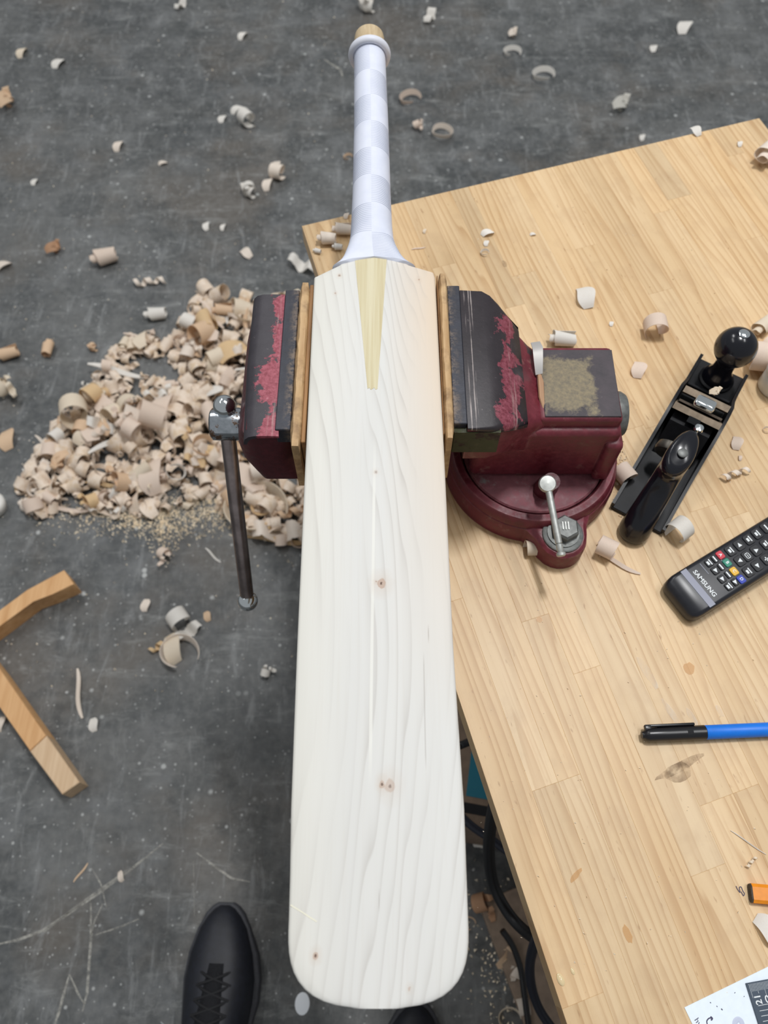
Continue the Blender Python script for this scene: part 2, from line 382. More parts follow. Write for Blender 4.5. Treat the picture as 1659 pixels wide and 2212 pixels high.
def m_grip():
    g = G('white_ribbed_rubber_grip'); uv = g.n('ShaderNodeTexCoord').outputs['UV']
    sp = g.n('ShaderNodeSeparateXYZ', {'Vector': uv}); U, Vv = sp.outputs[0], sp.outputs[1]
    # U: angle 0..1 with 0.5 on the ridge that faces up; V: metres along the handle
    side = g.math('GREATER_THAN', U, 0.5)
    band = g.math('FLOOR', g.math('DIVIDE', Vv, 0.0335))
    chk = g.math('MODULO', g.math('ADD', band, side), 2.0)
    rib = g.math('SINE', g.math('MULTIPLY', Vv, 2 * math.pi / 0.0021))
    rb = g.rng(rib, -0.2, 0.9)
    fade = g.rng(g.math('ABSOLUTE', g.math('SUBTRACT', U, 0.5)), 0.005, 0.16)
    amt = g.math('MULTIPLY', g.math('MULTIPLY', rb, chk), g.math('ADD', 0.3, g.math('MULTIPLY', fade, 0.7)))
    nz = g.noise(g.coord(), 60, 4)
    c = g.mix(g.rng(nz, 0.4, 0.75), lin(222, 226, 240), lin(212, 217, 233))
    c = g.mix(g.math('MULTIPLY', amt, 0.9), c, lin(124, 133, 158))
    g.bs(Base_Color=c, Roughness=0.5); g.bump(g.math('MULTIPLY', g.math('MULTIPLY', rib, chk), -1.0), 0.22, 0.0006)
    return g.m
def m_scratch():
    g = G('chalky_scratch'); nz = g.noise(g.coord(), 90, 4, 0.7)
    g.bs(Base_Color=lin(180, 178, 170) + (1,), Roughness=0.8, Alpha=g.rng(nz, 0.32, 0.62, 0.05, 0.75)); return g.m

FLOOR = m_floor(); STAVE = m_stave(); BAT = m_bat('bleached_willow'); SPLICE = m_bat('cane_splice', True)
SHAV = m_shaving(); GRIP = m_grip(); CHROME = m_chrome()
MAROON = m_paint('maroon_enamel', lin(108, 36, 48), lin(60, 48, 50), (0.64, 0.67))
MAROON_D = m_paint('dark_maroon_enamel', lin(84, 26, 36), lin(58, 44, 46), (0.68, 0.72), grime=False)
BASEPINK = m_paint('scuffed_base_enamel', lin(126, 72, 80), lin(120, 116, 114), (0.60, 0.68), 40, 0.5)
GREENM = m_paint('mossy_green_paint', lin(58, 62, 36), lin(46, 28, 26), (0.52, 0.60), 60, 0.6, False)
JAW_L = m_jaw('slate_jaw_left', (128, 46, 60), -0.0935, 14.0)
JAW_R = m_jaw('slate_jaw_right', (104, 34, 48), 0.112, 9.0, (48, 41, 46), (0.0725, 0.0765, 0.0785), 0.05)
PLATE = m_plate(); ANVIL = m_anvil()
PAD = m_wood('worn_pad_wood', lin(204, 172, 128), lin(176, 138, 94), (160, 10, 160), lin(128, 98, 68))
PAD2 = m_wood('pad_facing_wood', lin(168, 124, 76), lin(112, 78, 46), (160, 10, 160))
OAK = m_wood('orange_pine', lin(222, 178, 128), lin(198, 148, 96), (90, 6, 90))
BARE = m_wood('bare_pine_end', lin(216, 188, 154), lin(196, 164, 128), (90, 6, 90))
STEEL = flat('bright_pin_steel', lin(186, 188, 184), 0.5, 0.7, grain=0.12)
ZINC = flat('dull_zinc', lin(112, 114, 112), 0.5, 0.5, grain=0.2)
DKSTEEL = flat('dark_bar_steel', lin(150, 138, 136), 0.26, 0.95, grain=0.25, gscale=60)
BLACKJ = flat('black_japanning', lin(20, 21, 25), 0.42, 0.0, 0.3, grain=0.3, gscale=90)
BLACKP = flat('glossy_black_knob', lin(20, 21, 28), 0.18)
BLADE = flat('tan_tarnished_iron', lin(168, 150, 130), 0.45, 0.3, grain=0.2, gscale=120)
CHROME2 = flat('clean_chrome', lin(225, 230, 232), 0.1, 1.0)
RBODY = flat('black_plastic_remote', lin(30, 31, 37), 0.32, grain=0.1)
RBAND = flat('grey_satin_band', lin(120, 122, 134), 0.35, 0.35)
RBTN = flat('black_rubber_button', lin(22, 23, 28), 0.55)
WHITEINK = flat('white_print', lin(226, 230, 232), 0.6)
GREYINK = flat('grey_print', lin(128, 130, 140), 0.6)
RED, GREEN, YELLOW, BLUE = (flat('button_red', lin(196, 44, 62), .45), flat('button_green', lin(34, 130, 106), .45), flat('button_yellow', lin(226, 176, 48), .45), flat('button_blue', lin(40, 62, 170), .45))
MARKB = flat('blue_barrel', lin(10, 118, 226), 0.45, grain=0.04)
MARKK = flat('black_cap', lin(24, 24, 27), 0.3)
PENCIL = flat('orange_lacquer', lin(232, 140, 22), 0.35, grain=0.06)
PENCORE = flat('dark_pencil_end', lin(66, 56, 46), 0.7, grain=0.4, gscale=500)
PAPER = flat('white_paper', lin(232, 242, 252), 0.7, grain=0.02)
RULER = flat('slate_blue_ruler', lin(60, 72, 86), 0.4, 0.3)
INK = flat('violet_ink', lin(60, 56, 86), 0.6); INKF = flat('faint_grey_ink', lin(196, 202, 222), 0.6)
SHOE = flat('black_leather', lin(16, 19, 29), 0.55, grain=0.25, gscale=120)
SHOE2 = flat('black_tongue_mesh', lin(30, 31, 36), 0.8, grain=0.3, gscale=400)
SOLE = flat('dark_rubber_sole', lin(54, 55, 60), 0.7, grain=0.12)
LACE = flat('black_lace', lin(13, 14, 18), 0.8)
CARD = flat('brown_cardboard', lin(122, 104, 88), 0.8, grain=0.12, gscale=60)
TEAL = flat('teal_print', lin(18, 104, 124), 0.6)
CABLE = flat('black_cable', lin(17, 18, 22), 0.42); CABLEB = flat('navy_cable', lin(24, 28, 42), 0.45)
WHITEP = flat('white_plastic', lin(226, 224, 218), 0.4)
CORE = m_wood('handle_cane', lin(206, 186, 152), lin(172, 148, 112), (160, 10, 160))
TABLEW = m_wood('bench_frame_pine', lin(186, 146, 98), lin(150, 112, 70), (60, 60, 6))
PLUG = flat('glue_drop', lin(226, 204, 160), 0.08, 0.0, 0.6)
SCRATCH = m_scratch()
SPLINTER = m_wood('splinter_wood', lin(252, 242, 222), lin(240, 220, 188), (200, 10, 200))

# ---------------------------------------------------------------- setting
fl = pbox('floor', FLOOR, None, -4.5, 4.5, -3.5, 5.5, -0.06, 0.0, ang=0); tag(fl, kind='structure')
def scratch(pts, w):
    P = [at(x, y, 0.0004) for x, y in pts]; bm = bmesh.new(); rows = []
    for i, p in enumerate(P):
        d = (P[min(i + 1, len(P) - 1)] - P[max(i - 1, 0)]).normalized(); nrm = Vector((-d.y, d.x, 0)) * w * (0.45 if i in (0, len(P) - 1) else 1)
        rows.append((bm.verts.new(p + nrm), bm.verts.new(p - nrm)))
    for a, b in zip(rows, rows[1:]): bm.faces.new((a[0], a[1], b[1], b[0]))
    fin('scratch', bm, SCRATCH, fl, 0)
for pts, w in [([(-10, 2041), (40, 2030), (92, 2010), (150, 1972), (215, 1928), (290, 1872), (352, 1822)], .0022),
               ([(95, 2014), (160, 1962), (225, 1915), (275, 1878)], .0016), ([(196, 1950), (197, 2020), (192, 2090), (188, 2145), (178, 2185)], .0022),
               ([(150, 2104), (137, 2150), (126, 2190), (118, 2215)], .0022), ([(150, 2104), (168, 2145), (184, 2172)], .0017),
               ([(222, 1952), (204, 1990), (197, 2020)], .0016), ([(205, 2020), (260, 2002), (300, 1985)], .0016), ([(198, 1875), (218, 1910), (230, 1960)], .0013),
               ([(425, 1842), (470, 1876), (500, 1897), (540, 1905)], .0018), ([(418, 1860), (420, 1980)], .0008),
               ([(700, 128), (735, 150), (740, 165)], .005)]:
    scratch(pts, w)

# ---------------------------------------------------------------- work bench
TZ = 0.70; C0 = at(652, 488, TZ); EA = Vector((.9484, .3172, 0)); EB = Vector((.2761, -.9611, 0))
def sk(a, b, z=TZ):
    p = C0 + EA * a + EB * b; return Vector((p.x, p.y, z))
bench = empty('workbench', (C0.x, C0.y, 0), label='pine workbench with laminated stave top under the vise and the tools', cat='workbench')
inv = Matrix.Translation((-C0.x, -C0.y, 0))
random.seed(5)
XS = [0, .034, .058, .0785, .106, .1327, .164, .1955, .2199, .25, .281, .310, .338, .3647, .395, .4273, .4544, .4884, .514, .540, .5662, .5906, .617, .644]
ENDS = {0: [.24, .52, .849], 1: [.30, .70, 1.02], 2: [.12, .70, .98], 3: [.36, .56, .90], 4: [.21, .62, .97], 5: [.118, .47, .80], 6: [.33, .755, 1.05], 7: [.2035, .42, .755], 8: [.16, .58, .92],
        13: [.2365, .60, .95], 15: [.119, .44, .86], 16: [.103, .52, .90], 20: [.055, .38, .80]}
TONE = {(7, 0): .86, (13, 0): .90, (16, 0): .86, (20, 0): .90, (1, 2): .93, (2, 2): .93, (5, 0): .93, (0, 0): .90, (1, 0): .94}
ang_b = math.atan2(EB.y, EB.x) + R(90)
TH = 0.026
for i in range(len(XS) - 1):
    ends = ENDS.get(i) or sorted(random.uniform(.12, .42) + k * .36 for k in range(3))
    bs = [0.0] + ends + [1.28]
    for k in range(len(bs) - 1):
        a0, a1, b0, b1 = XS[i], XS[i + 1], bs[k], bs[k + 1]
        mid = sk((a0 + a1) / 2, (b0 + b1) / 2)
        Mi = Matrix.Rotation(-ang_b, 4, 'Z') @ Matrix.Translation(-mid)
        quad = [Mi @ sk(*q) for q in ((a0, b0), (a0, b1), (a1, b1), (a1, b0))]
        bm = bmesh.new(); b_prism(bm, [(q.x, q.y) for q in quad], -TH, 0.0, 0.00022, 1)
        o = fin('stave', bm, STAVE, bench, 0)
        o.location = (mid.x - C0.x, mid.y - C0.y, TZ); o.rotation_euler = (0, 0, ang_b)
        t = TONE.get((i, k), random.uniform(.93, 1.04)); w = random.uniform(-.015, .015)
        o.color = (t + w, t, t - w * 1.6, 1)
for (a, b) in ((.09, .10), (.57, .10), (.09, 1.18), (.57, 1.18)):
    p = sk(a, b); q = inv @ p
    part('leg', TABLEW, bench, lambda bm: b_box(bm, q.x - .03, q.x + .03, q.y - .03, q.y + .03, 0, TZ - TH, .003))
for (a0, b0, a1, b1) in ((.09, .10, .57, .10), (.09, 1.18, .57, 1.18), (.09, .10, .09, 1.18), (.57, .10, .57, 1.18)):
    p, q = inv @ sk(a0, b0), inv @ sk(a1, b1); d = (q - p).normalized(); nn = Vector((-d.y, d.x, 0)) * .011
    part('rail', TABLEW, bench, lambda bm: b_prism(bm, [(w.x, w.y) for w in (p + nn, p - nn, q - nn, q + nn)], TZ - TH - .08, TZ - TH))
def decal(name, mat, px, py, rx, ry, rot=0, seed=0, z=.0003):
    random.seed(seed); c = at(px, py, TZ + z); bm = bmesh.new()
    vs = [bm.verts.new(inv @ (c + Matrix.Rotation(rot, 3, 'Z') @ Vector((rx * math.cos(t) * random.uniform(.8, 1.1), ry * math.sin(t) * random.uniform(.8, 1.1), 0)))) for t in [2 * math.pi * k / 14 for k in range(14)]]
    bm.faces.new(vs); return fin(name, bm, mat, bench, 0)
gs = G('amber_stain'); gs.bs(Base_Color=lin(214, 158, 84) + (1,), Roughness=.35, Alpha=.45)
gw = G('pale_scuff'); gw.bs(Base_Color=lin(240, 226, 204) + (1,), Roughness=.6, Alpha=gw.rng(gw.noise(gw.mapv(gw.coord(), (90, 30, 30)), 1.0, 4), .35, .7, 0, .75))
gd = G('grey_rub_mark'); gd.bs(Base_Color=lin(150, 122, 92) + (1,), Roughness=.6, Alpha=gd.rng(gd.noise(gd.coord(), 120, 4), .3, .7, 0.0, .5))
for nm, mt, x, y, rx, ry, rt, sd in [('stain', gs.m, 1489, 1444, .0055, .0060, 0, 1), ('stain', gs.m, 1244, 1891, .002, .008, -.8, 2), ('stain', gs.m, 1356, 2018, .003, .007, .3, 3), ('stain', gs.m, 1165, 1338, .003, .003, 0, 4),
                                     ('scuff', gw.m, 1400, 1455, .004, .018, .45, 5), ('scuff', gw.m, 1450, 1540, .003, .014, .45, 6), ('scuff', gw.m, 1495, 1550, .003, .010, .4, 7), ('scuff', gw.m, 1555, 1535, .003, .006, .4, 8),
                                     ('rub_mark', gd.m, 1470, 1655, .026, .004, .45, 9), ('rub_mark', gd.m, 1465, 1668, .012, .008, .4, 10), ('rub_mark', gd.m, 1090, 570, .003, .006, .3, 11)]:
    decal(nm, mt, x, y, rx, ry, rt, sd)
def pen_mark(pts, mat, w, name='pencil_mark', z=.0004):
    pp = smooth_path([inv @ at(x, y, TZ + z) for x, y in pts], 4); bm = bmesh.new(); rows = []
    for i, p in enumerate(pp):
        d = (pp[min(i + 1, len(pp) - 1)] - pp[max(i - 1, 0)]).normalized(); nr = Vector((-d.y, d.x, 0)) * w
        rows.append((bm.verts.new(p + nr), bm.verts.new(p - nr)))
    for a, b in zip(rows, rows[1:]): bm.faces.new((a[0], a[1], b[1], b[0]))
    return fin(name, bm, mat, bench, 0)
pen_mark([(1590, 1914), (1594, 1922), (1599, 1928), (1597, 1918), (1601, 1916), (1605, 1925), (1608, 1930), (1606, 1935), (1601, 1926)], INK, .0003)
for k, (x, y, r) in enumerate([(1211, 2116, .0034), (1237, 2098, .0019)]):
    p = at(x, y, TZ)
    o = part('glue_drop', PLUG, None, lambda bm: b_lathe(bm, [(r, 0), (r * .96, r * .18), (r * .75, r * .36), (r * .4, r * .46), (0, r * .5)], n=14))
    o.location = p; o.scale = (0.8, 1.35, 1); o.rotation_euler = (0, 0, .4)
    tag(o, ['larger clear glue drop nearest the left edge of the bench top', 'smaller clear glue drop on the bench, right of the larger drop'][k], 'glue drop', 'clear drops on the bench top')

# ---------------------------------------------------------------- cricket bat
BZ = 0.862
bat = empty('cricket_bat', (-.004, .30, BZ), label='unfinished pale willow cricket bat clamped face up in the vise', cat='cricket bat')
BO = Vector((-.004, .30, BZ))
def lerp_tab(tab, y):
    if y <= tab[0][0]: return tab[0][1:]
    for a, b in zip(tab, tab[1:]):
        if y <= b[0]:
            t = (y - a[0]) / (b[0] - a[0]); return tuple(p + (q - p) * t for p, q in zip(a[1:], b[1:]))
    return tab[-1][1:]
ET = [(-.0497, -.0571, .0502), (.0041, -.0571, .0505), (.0562, -.0592, .0511), (.1619, -.0609, .0485), (.315, -.0622, .0479), (.509, -.0633, .0464),
      (.5148, -.0545, .0452), (.5234, -.0415, .0236), (.533, -.034, .0155), (.545, -.0300, .0105)]
DT = [(-.0497, .014, .022), (0, .022, .036), (.15, .028, .055), (.25, .028, .056), (.36, .026, .042), (.47, .024, .036), (.52, .026, .034), (.545, .028, .032)]
def blade_sections():
    ys = [-.0497 + .0447 * (1 - math.cos(R(90) * k / 12)) for k in range(13)]
    ys += [.0 + .5 * k / 26 for k in range(1, 27)] + [.5045, .509, .5115, .5148, .519, .5234, .528, .533, .539, .545]
    secs = []
    for y in ys:
        l, r = lerp_tab(ET, y); cx, hw = (l + r) / 2, (r - l) / 2
        if y < -.005:
            q = min(1, (-.005 - y) / .0447); hw *= max(0.02, (1 - q ** 3.0)) ** (1 / 3.0)
        e, sp = lerp_tab(DT, y); s = []
        bvl = min(.0022, hw * .3)
        for k in range(13):
            u = -1 + k / 6; s.append((cx + u * (hw - bvl), y, BZ - .0016 * u * u))
        s += [(cx + hw - bvl * .3, y, BZ - .0016 - bvl * .35), (cx + hw, y, BZ - .0016 - bvl), (cx + hw, y, BZ - e), (cx + hw * .9, y, BZ - e - .004)]
        s += [(cx + hw * .45, y, BZ - e - (sp - e) * .5 - .003), (cx, y, BZ - sp), (cx - hw * .45, y, BZ - e - (sp - e) * .5 - .003)]
        s += [(cx - hw * .9, y, BZ - e - .004), (cx - hw, y, BZ - e), (cx - hw, y, BZ - .0016 - bvl), (cx - hw + bvl * .3, y, BZ - .0016 - bvl * .35)]
        secs.append([Vector(p) - BO for p in s])
    return secs
def blade_world(name, bm, mat):
    # keep object coordinates equal to world x, y: child sits at the inverse of the root
    bmesh.ops.translate(bm, vec=BO, verts=bm.verts[:]); o = fin(name, bm, mat, bat, 40); o.location = -BO; return o
bm = bmesh.new(); b_loft(bm, blade_sections()); blade_world('blade', bm, BAT)
# splice wedge let into the face
def face_z(x, y):
    l, r = lerp_tab(ET, y); cx, hw = (l + r) / 2, (r - l) / 2
    return BZ - .0016 * ((x - cx) / hw) ** 2
bm = bmesh.new(); rows = []
n = 14
for k in range(n + 1):
    t = k / n; y = .3834 + t * (.531 - .3834)
    xl = -.0136 + t * (-.0268 + .0136); xr = -.0054 + t * (.0026 + .0054)
    row = []
    for j in range(7):
        x = xl + (xr - xl) * j / 6; jy = .0012 * math.sin(j * 2.1) if k == 0 else 0
        row.append(bm.verts.new(Vector((x, y + jy, face_z(x, y) + .00025))))
    rows.append(row)
for a, b in zip(rows, rows[1:]):
    for j in range(6): bm.faces.new((a[j], a[j + 1], b[j + 1], b[j]))
ext = bmesh.ops.extrude_face_region(bm, geom=bm.faces[:])
bmesh.ops.translate(bm, vec=(0, 0, -.004), verts=[v for v in ext['geom'] if isinstance(v, bmesh.types.BMVert)])
o = fin('splice', bm, SPLICE, bat, 40); o.location = -BO; tag(o, 'straw coloured tapering handle splice')
# glued repair line near the toe
bm = bmesh.new(); P = [at(627, 1955, BZ), at(640, 1963, BZ), at(655, 1972, BZ), at(668, 1981, BZ), at(684, 1991, BZ)]
for a, b in zip(P, P[1:]):
    for q in (a, b): q.z = face_z(q.x, q.y) + .0001
    d = (b - a).normalized(); nr = Vector((-d.y, d.x, 0)) * .0004
    vs = [bm.verts.new(w) for w in (a + nr, a - nr, b - nr, b + nr)]; bm.faces.new(vs)
o = fin('repair_line', bm, flat('ivory_filler', lin(230, 226, 206), .5), bat, 0); o.location = -BO

# grip: lofted tube with ring of angle / metre UVs
GT = [(.5232, -.0092, .0385, .8455, .0182), (.5262, -.0096, .0345, .8460, .0183), (.531, -.0100, .0305, .8464, .0186), (.5365, -.0104, .0276, .8472, .0190), (.5507, -.0112, .0229, .8495, .0192),
      (.562, -.0115, .0206, .8515, .0190), (.58, -.0118, .0196, .8540, .0188), (.62, -.0121, .0185, .8590, .0184), (.70, -.0128, .0174, .8700, .0175), (.78, -.0146, .0166, .8810, .0168), (.801, -.0153, .0165, .8838, .0166)]
def grip_section(y):
    return lerp_tab(GT, y)
bm = bmesh.new(); uvl = bm.loops.layers.uv.new('UVMap'); NS = 48
ys = [.5232 + (.801 - .5232) * (k / 60) ** 1.25 for k in range(61)]
rows = []
for y in ys:
    xc, hw, zc, hh = grip_section(y); row = []
    for k in range(NS + 1):
        a = R(-90) - 2 * math.pi * k / NS
        ex = 1 - .68 * max(0, 1 - (y - .5232) / .05)
        xx, zz = math.copysign(abs(math.cos(a)) ** ex, math.cos(a)), math.copysign(abs(math.sin(a)) ** ex, math.sin(a))
        dy = .0080 * (1 - abs(xx) ** 1.4) * max(0, 1 - (y - .5232) / .03)
        row.append((bm.verts.new((xc + hw * xx, y + dy, zc + hh * zz)), k / NS, y - .5232))
    rows.append(row)
for a, b in zip(rows, rows[1:]):
    for k in range(NS):
        f = bm.faces.new((a[k][0], a[k + 1][0], b[k + 1][0], b[k][0]))
        for lp, q in zip(f.loops, (a[k], a[k + 1], b[k + 1], b[k])): lp[uvl].uv = (q[1], q[2])
fc = bm.verts.new((-.0092, .5285, .852))
for k in range(NS): bm.faces.new((rows[0][k + 1][0], rows[0][k][0], fc))
bmesh.ops.remove_doubles(bm, verts=bm.verts[:], dist=1e-6)
o = fin('grip', bm, GRIP, bat, 60); o.location = -BO; tag(o, 'white rubber grip with chequered ribbing')
def handle_pt(y):
    xc, hw, zc, hh = grip_section(min(y, .801)); dz = (y - .801) * .13 if y > .801 else 0
    return Vector((xc - (y - .801) * .04 if y > .801 else xc, y, zc + dz))
hd = (handle_pt(.80) - handle_pt(.72)).normalized()
bm = bmesh.new(); c = handle_pt(.7985); u, v, d = frame_of(hd); secs = []
for k in range(40):
    a = 2 * math.pi * k / 40; e = u * math.cos(a) + v * math.sin(a)
    secs.append([c + e * .0188 + e * (.0036 * math.cos(2 * math.pi * j / 12)) + d * (.0046 * math.sin(2 * math.pi * j / 12)) for j in range(12)])
secs.append(secs[0]); b_loft(bm, secs, cap=False); bmesh.ops.remove_doubles(bm, verts=bm.verts[:], dist=1e-7)
o = fin('grip_collar', bm, flat('white_rubber', lin(218, 220, 230), .5), bat, 60); o.location = -BO; tag(o, 'rolled white rubber collar at the grip end')
bm = bmesh.new(); b_lathe(bm, [(.0150, 0), (.0158, .022), (.0158, .040), (.0152, .0435)], handle_pt(.781), hd, 32)
core = fin('handle_core', bm, CORE, bat, 40); core.location = -BO; tag(core, 'bare cane end of the handle')
side = hd.cross(Vector((0, 0, 1))).normalized()
for sgn in (-1, 1):
    bm = bmesh.new(); c = handle_pt(.795)
    b_tube(bm, [c + side * sgn * .0160, c + side * sgn * .0162 + hd * .016, c + side * sgn * .0155 + hd * .024], [.0022, .0022, .0012], 8)
    o = fin('rubber_strip', bm, LACE if sgn < 0 else flat('pale_strip', lin(150, 146, 138), .6), core, 40)

# ---------------------------------------------------------------- bench vise
VO = Vector((.148, .405, TZ))
vise = empty('bench_vise', VO, label='dark red bench vise with slate jaws holding the bat on the bench corner', cat='vise')
def vpart(name, mat, fn, ang=35, origin=None, label=None):
    """built in world coordinates; keeps object space = world shifted by origin"""
    bm = bmesh.new(); fn(bm); og = Vector(origin) if origin else Vector((0, 0, 0))
    bmesh.ops.translate(bm, vec=-og, verts=bm.verts[:])
    o = fin(name, bm, mat, vise, ang); o.location = og - VO
    if label: tag(o, label)
    return o
def base_outline(r, lug_r, lug_d, n=120, lugs=(R(-77), R(165), R(45))):
    pr = []
    for k in range(n):
        a = 2 * math.pi * k / n; rad = r
        for la in lugs:
            dlt = (a - la + math.pi) % (2 * math.pi) - math.pi
            disc = lug_r ** 2 - (lug_d * math.sin(dlt)) ** 2
            if disc > 0 and math.cos(dlt) > 0: rad = max(rad, lug_d * math.cos(dlt) + math.sqrt(disc))
        pr.append(rad)
    for _ in range(2): pr = [max(pr[i], (pr[i - 1] + pr[(i + 1) % n]) / 2) for i in range(n)]
    return [(math.cos(2 * math.pi * k / n) * p, math.sin(2 * math.pi * k / n) * p) for k, p in enumerate(pr)]
def mk_base(bm):
    o1 = base_outline(.086, .0245, 0.0920); o2 = base_outline(.084, .0235, 0.0920); o3 = base_outline(.0800, .0205, 0.0920)
    secs = [[(VO.x + x, VO.y + y, z) for x, y in o] for o, z in ((o1, .7001), (o1, .716), (o2, .7225), (o3, .7255))]
    b_loft(bm, secs)
vpart('swivel_base', MAROON, mk_base)
vpart('base_rim', MAROON, lambda bm: b_loft(bm, [[(VO.x + r * math.cos(2 * math.pi * k / 72), VO.y + r * math.sin(2 * math.pi * k / 72), z) for r, z in ((.0835, .722), (.0825, .731), (.080, .735), (.0735, .735), (.0715, .732), (.0705, .726))] for k in range(73)], cap=False, closed=False), 40)
vpart('swivel_plate', BASEPINK, lambda bm: b_lathe(bm, [(.0700, 0), (.0700, .008), (.0685, .0095)], (VO.x, VO.y, .7235), n=64))
def mk_body(bm):
    b_box(bm, .083, .2125, .3745, .462, .7325, .808, .006, 3)                   # housing
    b_box(bm, .200, .2165, .369, .40, .7325, .795, .005, 3)                     # rib at the right end
    rows = []
    for x, y0, y1, z0, z1, r in ((.0690, .352, .502, .800, .8500, .004), (.088, .352, .502, .798, .8500, .007), (.0965, .354, .499, .796, .8475, .012), (.104, .358, .493, .792, .843, .014),
                                 (.114, .3645, .484, .784, .836, .016), (.124, .371, .475, .776, .829, .014), (.133, .377, .467, .770, .822, .010), (.142, .381, .463, .766, .816, .007)):
        rows.append([(x, p[0], p[1]) for p in rrect((y0 + y1) / 2, (z0 + z1) / 2, (y1 - y0) / 2, (z1 - z0) / 2, r, 4)])
    b_loft(bm, rows)
vpart('body', MAROON, mk_body, 50)
def mk_fj(bm):
    rows = []
    for x, y0, y1, z0, z1, r in ((.0690, .3515, .5025, .8485, .8508, .0006), (.089, .3515, .5025, .842, .8510, .003), (.0965, .353, .5005, .838, .8493, .006), (.1045, .3570, .4942, .834, .8450, .007),
                                 (.1140, .3635, .4850, .828, .8382, .007), (.1235, .3700, .4765, .824, .8308, .006)):
        rows.append([(x, p[0], p[1]) for p in rrect((y0 + y1) / 2, (z0 + z1) / 2, (y1 - y0) / 2, (z1 - z0) / 2, r, 3)])
    b_loft(bm, rows)
vpart('fixed_jaw', JAW_R, mk_fj, 50, label='worn slate top of the fixed jaw with crimson paint flakes')
vpart('jaw_end', GREENM, lambda bm: b_prism(bm, rrect(.0775, .3540, .0195, .0030, .001, 3), .815, .8455), label='green stained end of the fixed jaw')
def mk_anvil(bm): b_box(bm, .136, .2108, .3815, .4635, .765, .8195, .0045, 3)
vpart('anvil_block', MAROON, mk_anvil, 50)
vpart('anvil_top', ANVIL, lambda bm: b_prism(bm, [(.1415, .3845), (.2085, .3845), (.2098, .4585), (.1395, .4585)], .8190, .8204, .0004, 1), origin=(.145, .40, .82), label='stained slate anvil top')
def mk_sliver(bm):
    rows = []
    for x, y, z, w in ((.1385, .462, .826, .004), (.1392, .452, .830, .0045), (.1388, .440, .829, .004), (.1395, .428, .8225, .003)):
        rows.append([(x - w, y, z), (x + w, y, z + .002), (x + w, y, z + .0012), (x - w, y, z - .0008)])
    b_loft(bm, rows)
vpart('metal_sliver', flat('silver_sliver', lin(214, 210, 206), .3, .6), mk_sliver, label='bright metal sliver in the anvil gap')
vpart('putty_line', m_wood('tan_putty', lin(206, 168, 130), lin(160, 120, 92)), lambda bm: b_tube(bm, [(.1400, .432, .8215), (.1405, .42, .822), (.1400, .405, .8205), (.1415, .392, .818)], [.0015, .0028, .0026, .001], 8), label='tan crust in the anvil gap')
vpart('screw_cap', ZINC, lambda bm: b_lathe(bm, [(.0215, 0), (.0215, .006), (.019, .010), (.012, .0115), (0, .012)], (.2115, .408, .789), (1, 0, 0), 32))
vpart('slide_bar', MAROON_D, lambda bm: b_box(bm, -.105, .085, .392, .44, .752, .802, .004))
vpart('screw', DKSTEEL, lambda bm: b_lathe(bm, [(.011, 0), (.011, .21)], (-.145, .413, .766), (1, 0, 0), 20))
# movable jaw
def mk_mj(bm):
    secs = []
    for z, x0, y0, y1, r in ((.8375, -.1190, .3535, .492, .006), (.831, -.1225, .3535, .488, .010), (.820, -.1265, .354, .484, .016), (.805, -.1290, .3545, .482, .018), (.788, -.1275, .355, .48, .016), (.772, -.1205, .3555, .478, .012), (.760, -.1140, .356, .476, .007), (.7570, -.1115, .358, .474, .005)):
        hx = (-.0772 - x0) / 2
        secs.append([(p[0], p[1], z) for p in rrect(-.0772 - hx, (y0 + y1) / 2, hx, (y1 - y0) / 2, min(r, hx * .95), 6)])
    b_loft(bm, secs)
vpart('movable_jaw', MAROON_D, mk_mj, 50)
def mk_mjtop(bm):
    prof = [(-.0898, .8500), (-.100, .8506), (-.110, .8502), (-.1150, .8485), (-.1185, .8450), (-.1200, .8405), (-.1203, .8375), (-.1178, .8372), (-.1160, .8420), (-.1130, .8455), (-.1080, .8472), (-.0898, .8475)]
    b_loft(bm, [[(x + sh, y, z) for x, z in prof] for y, sh in ((.3445, .0035), (.36, .0025), (.42, 0), (.4975, -.0002))])
vpart('jaw_cover', JAW_L, mk_mjtop, 40, label='slate jaw cover with crimson paint flakes and rolled edge')
vpart('jaw_core', MAROON_D, lambda bm: b_box(bm, -.1150, -.0898, .352, .494, .832, .8474, .002))
for x0, x1, y0, y1 in ((-.0896, -.0768, .3500, .5020), (.0574, .0688, .3560, .5075)):
    vpart('jaw_plate', PLATE, lambda bm: b_box(bm, x0, x1, y0, y1, .832, .8515, .0007, 1), 0)
# spindle head and tommy bar
SX = -.1495; axy = Vector((SX, .413, .766)); top, bot = Vector((-.150, .4210, .7840)), Vector((-.150, .3020, .5850))
vpart('spindle_head', CHROME, lambda bm: b_lathe(bm, [(.0135, 0), (.0155, .0018), (.0158, .008), (.0158, .027), (.0148, .030)], (-.1650, .413, .766), (1, 0, 0), 40), 40, label='worn chrome spindle head')
bar = vpart('tommy_bar', DKSTEEL, lambda bm: b_lathe(bm, [(.0068, 0), (.0074, .004), (.0074, (bot - top).length - .006), (.0068, (bot - top).length)], top, bot - top, 24), 40, label='long steel handle bar hanging past the bench')
for p, r in ((top, .0108), (bot, .0113)):
    bm = bmesh.new(); b_sphere(bm, p - Vector((0, 0, 0)), r, 28, 18); o = fin('ball_end', bm, CHROME2, bar, 180); 
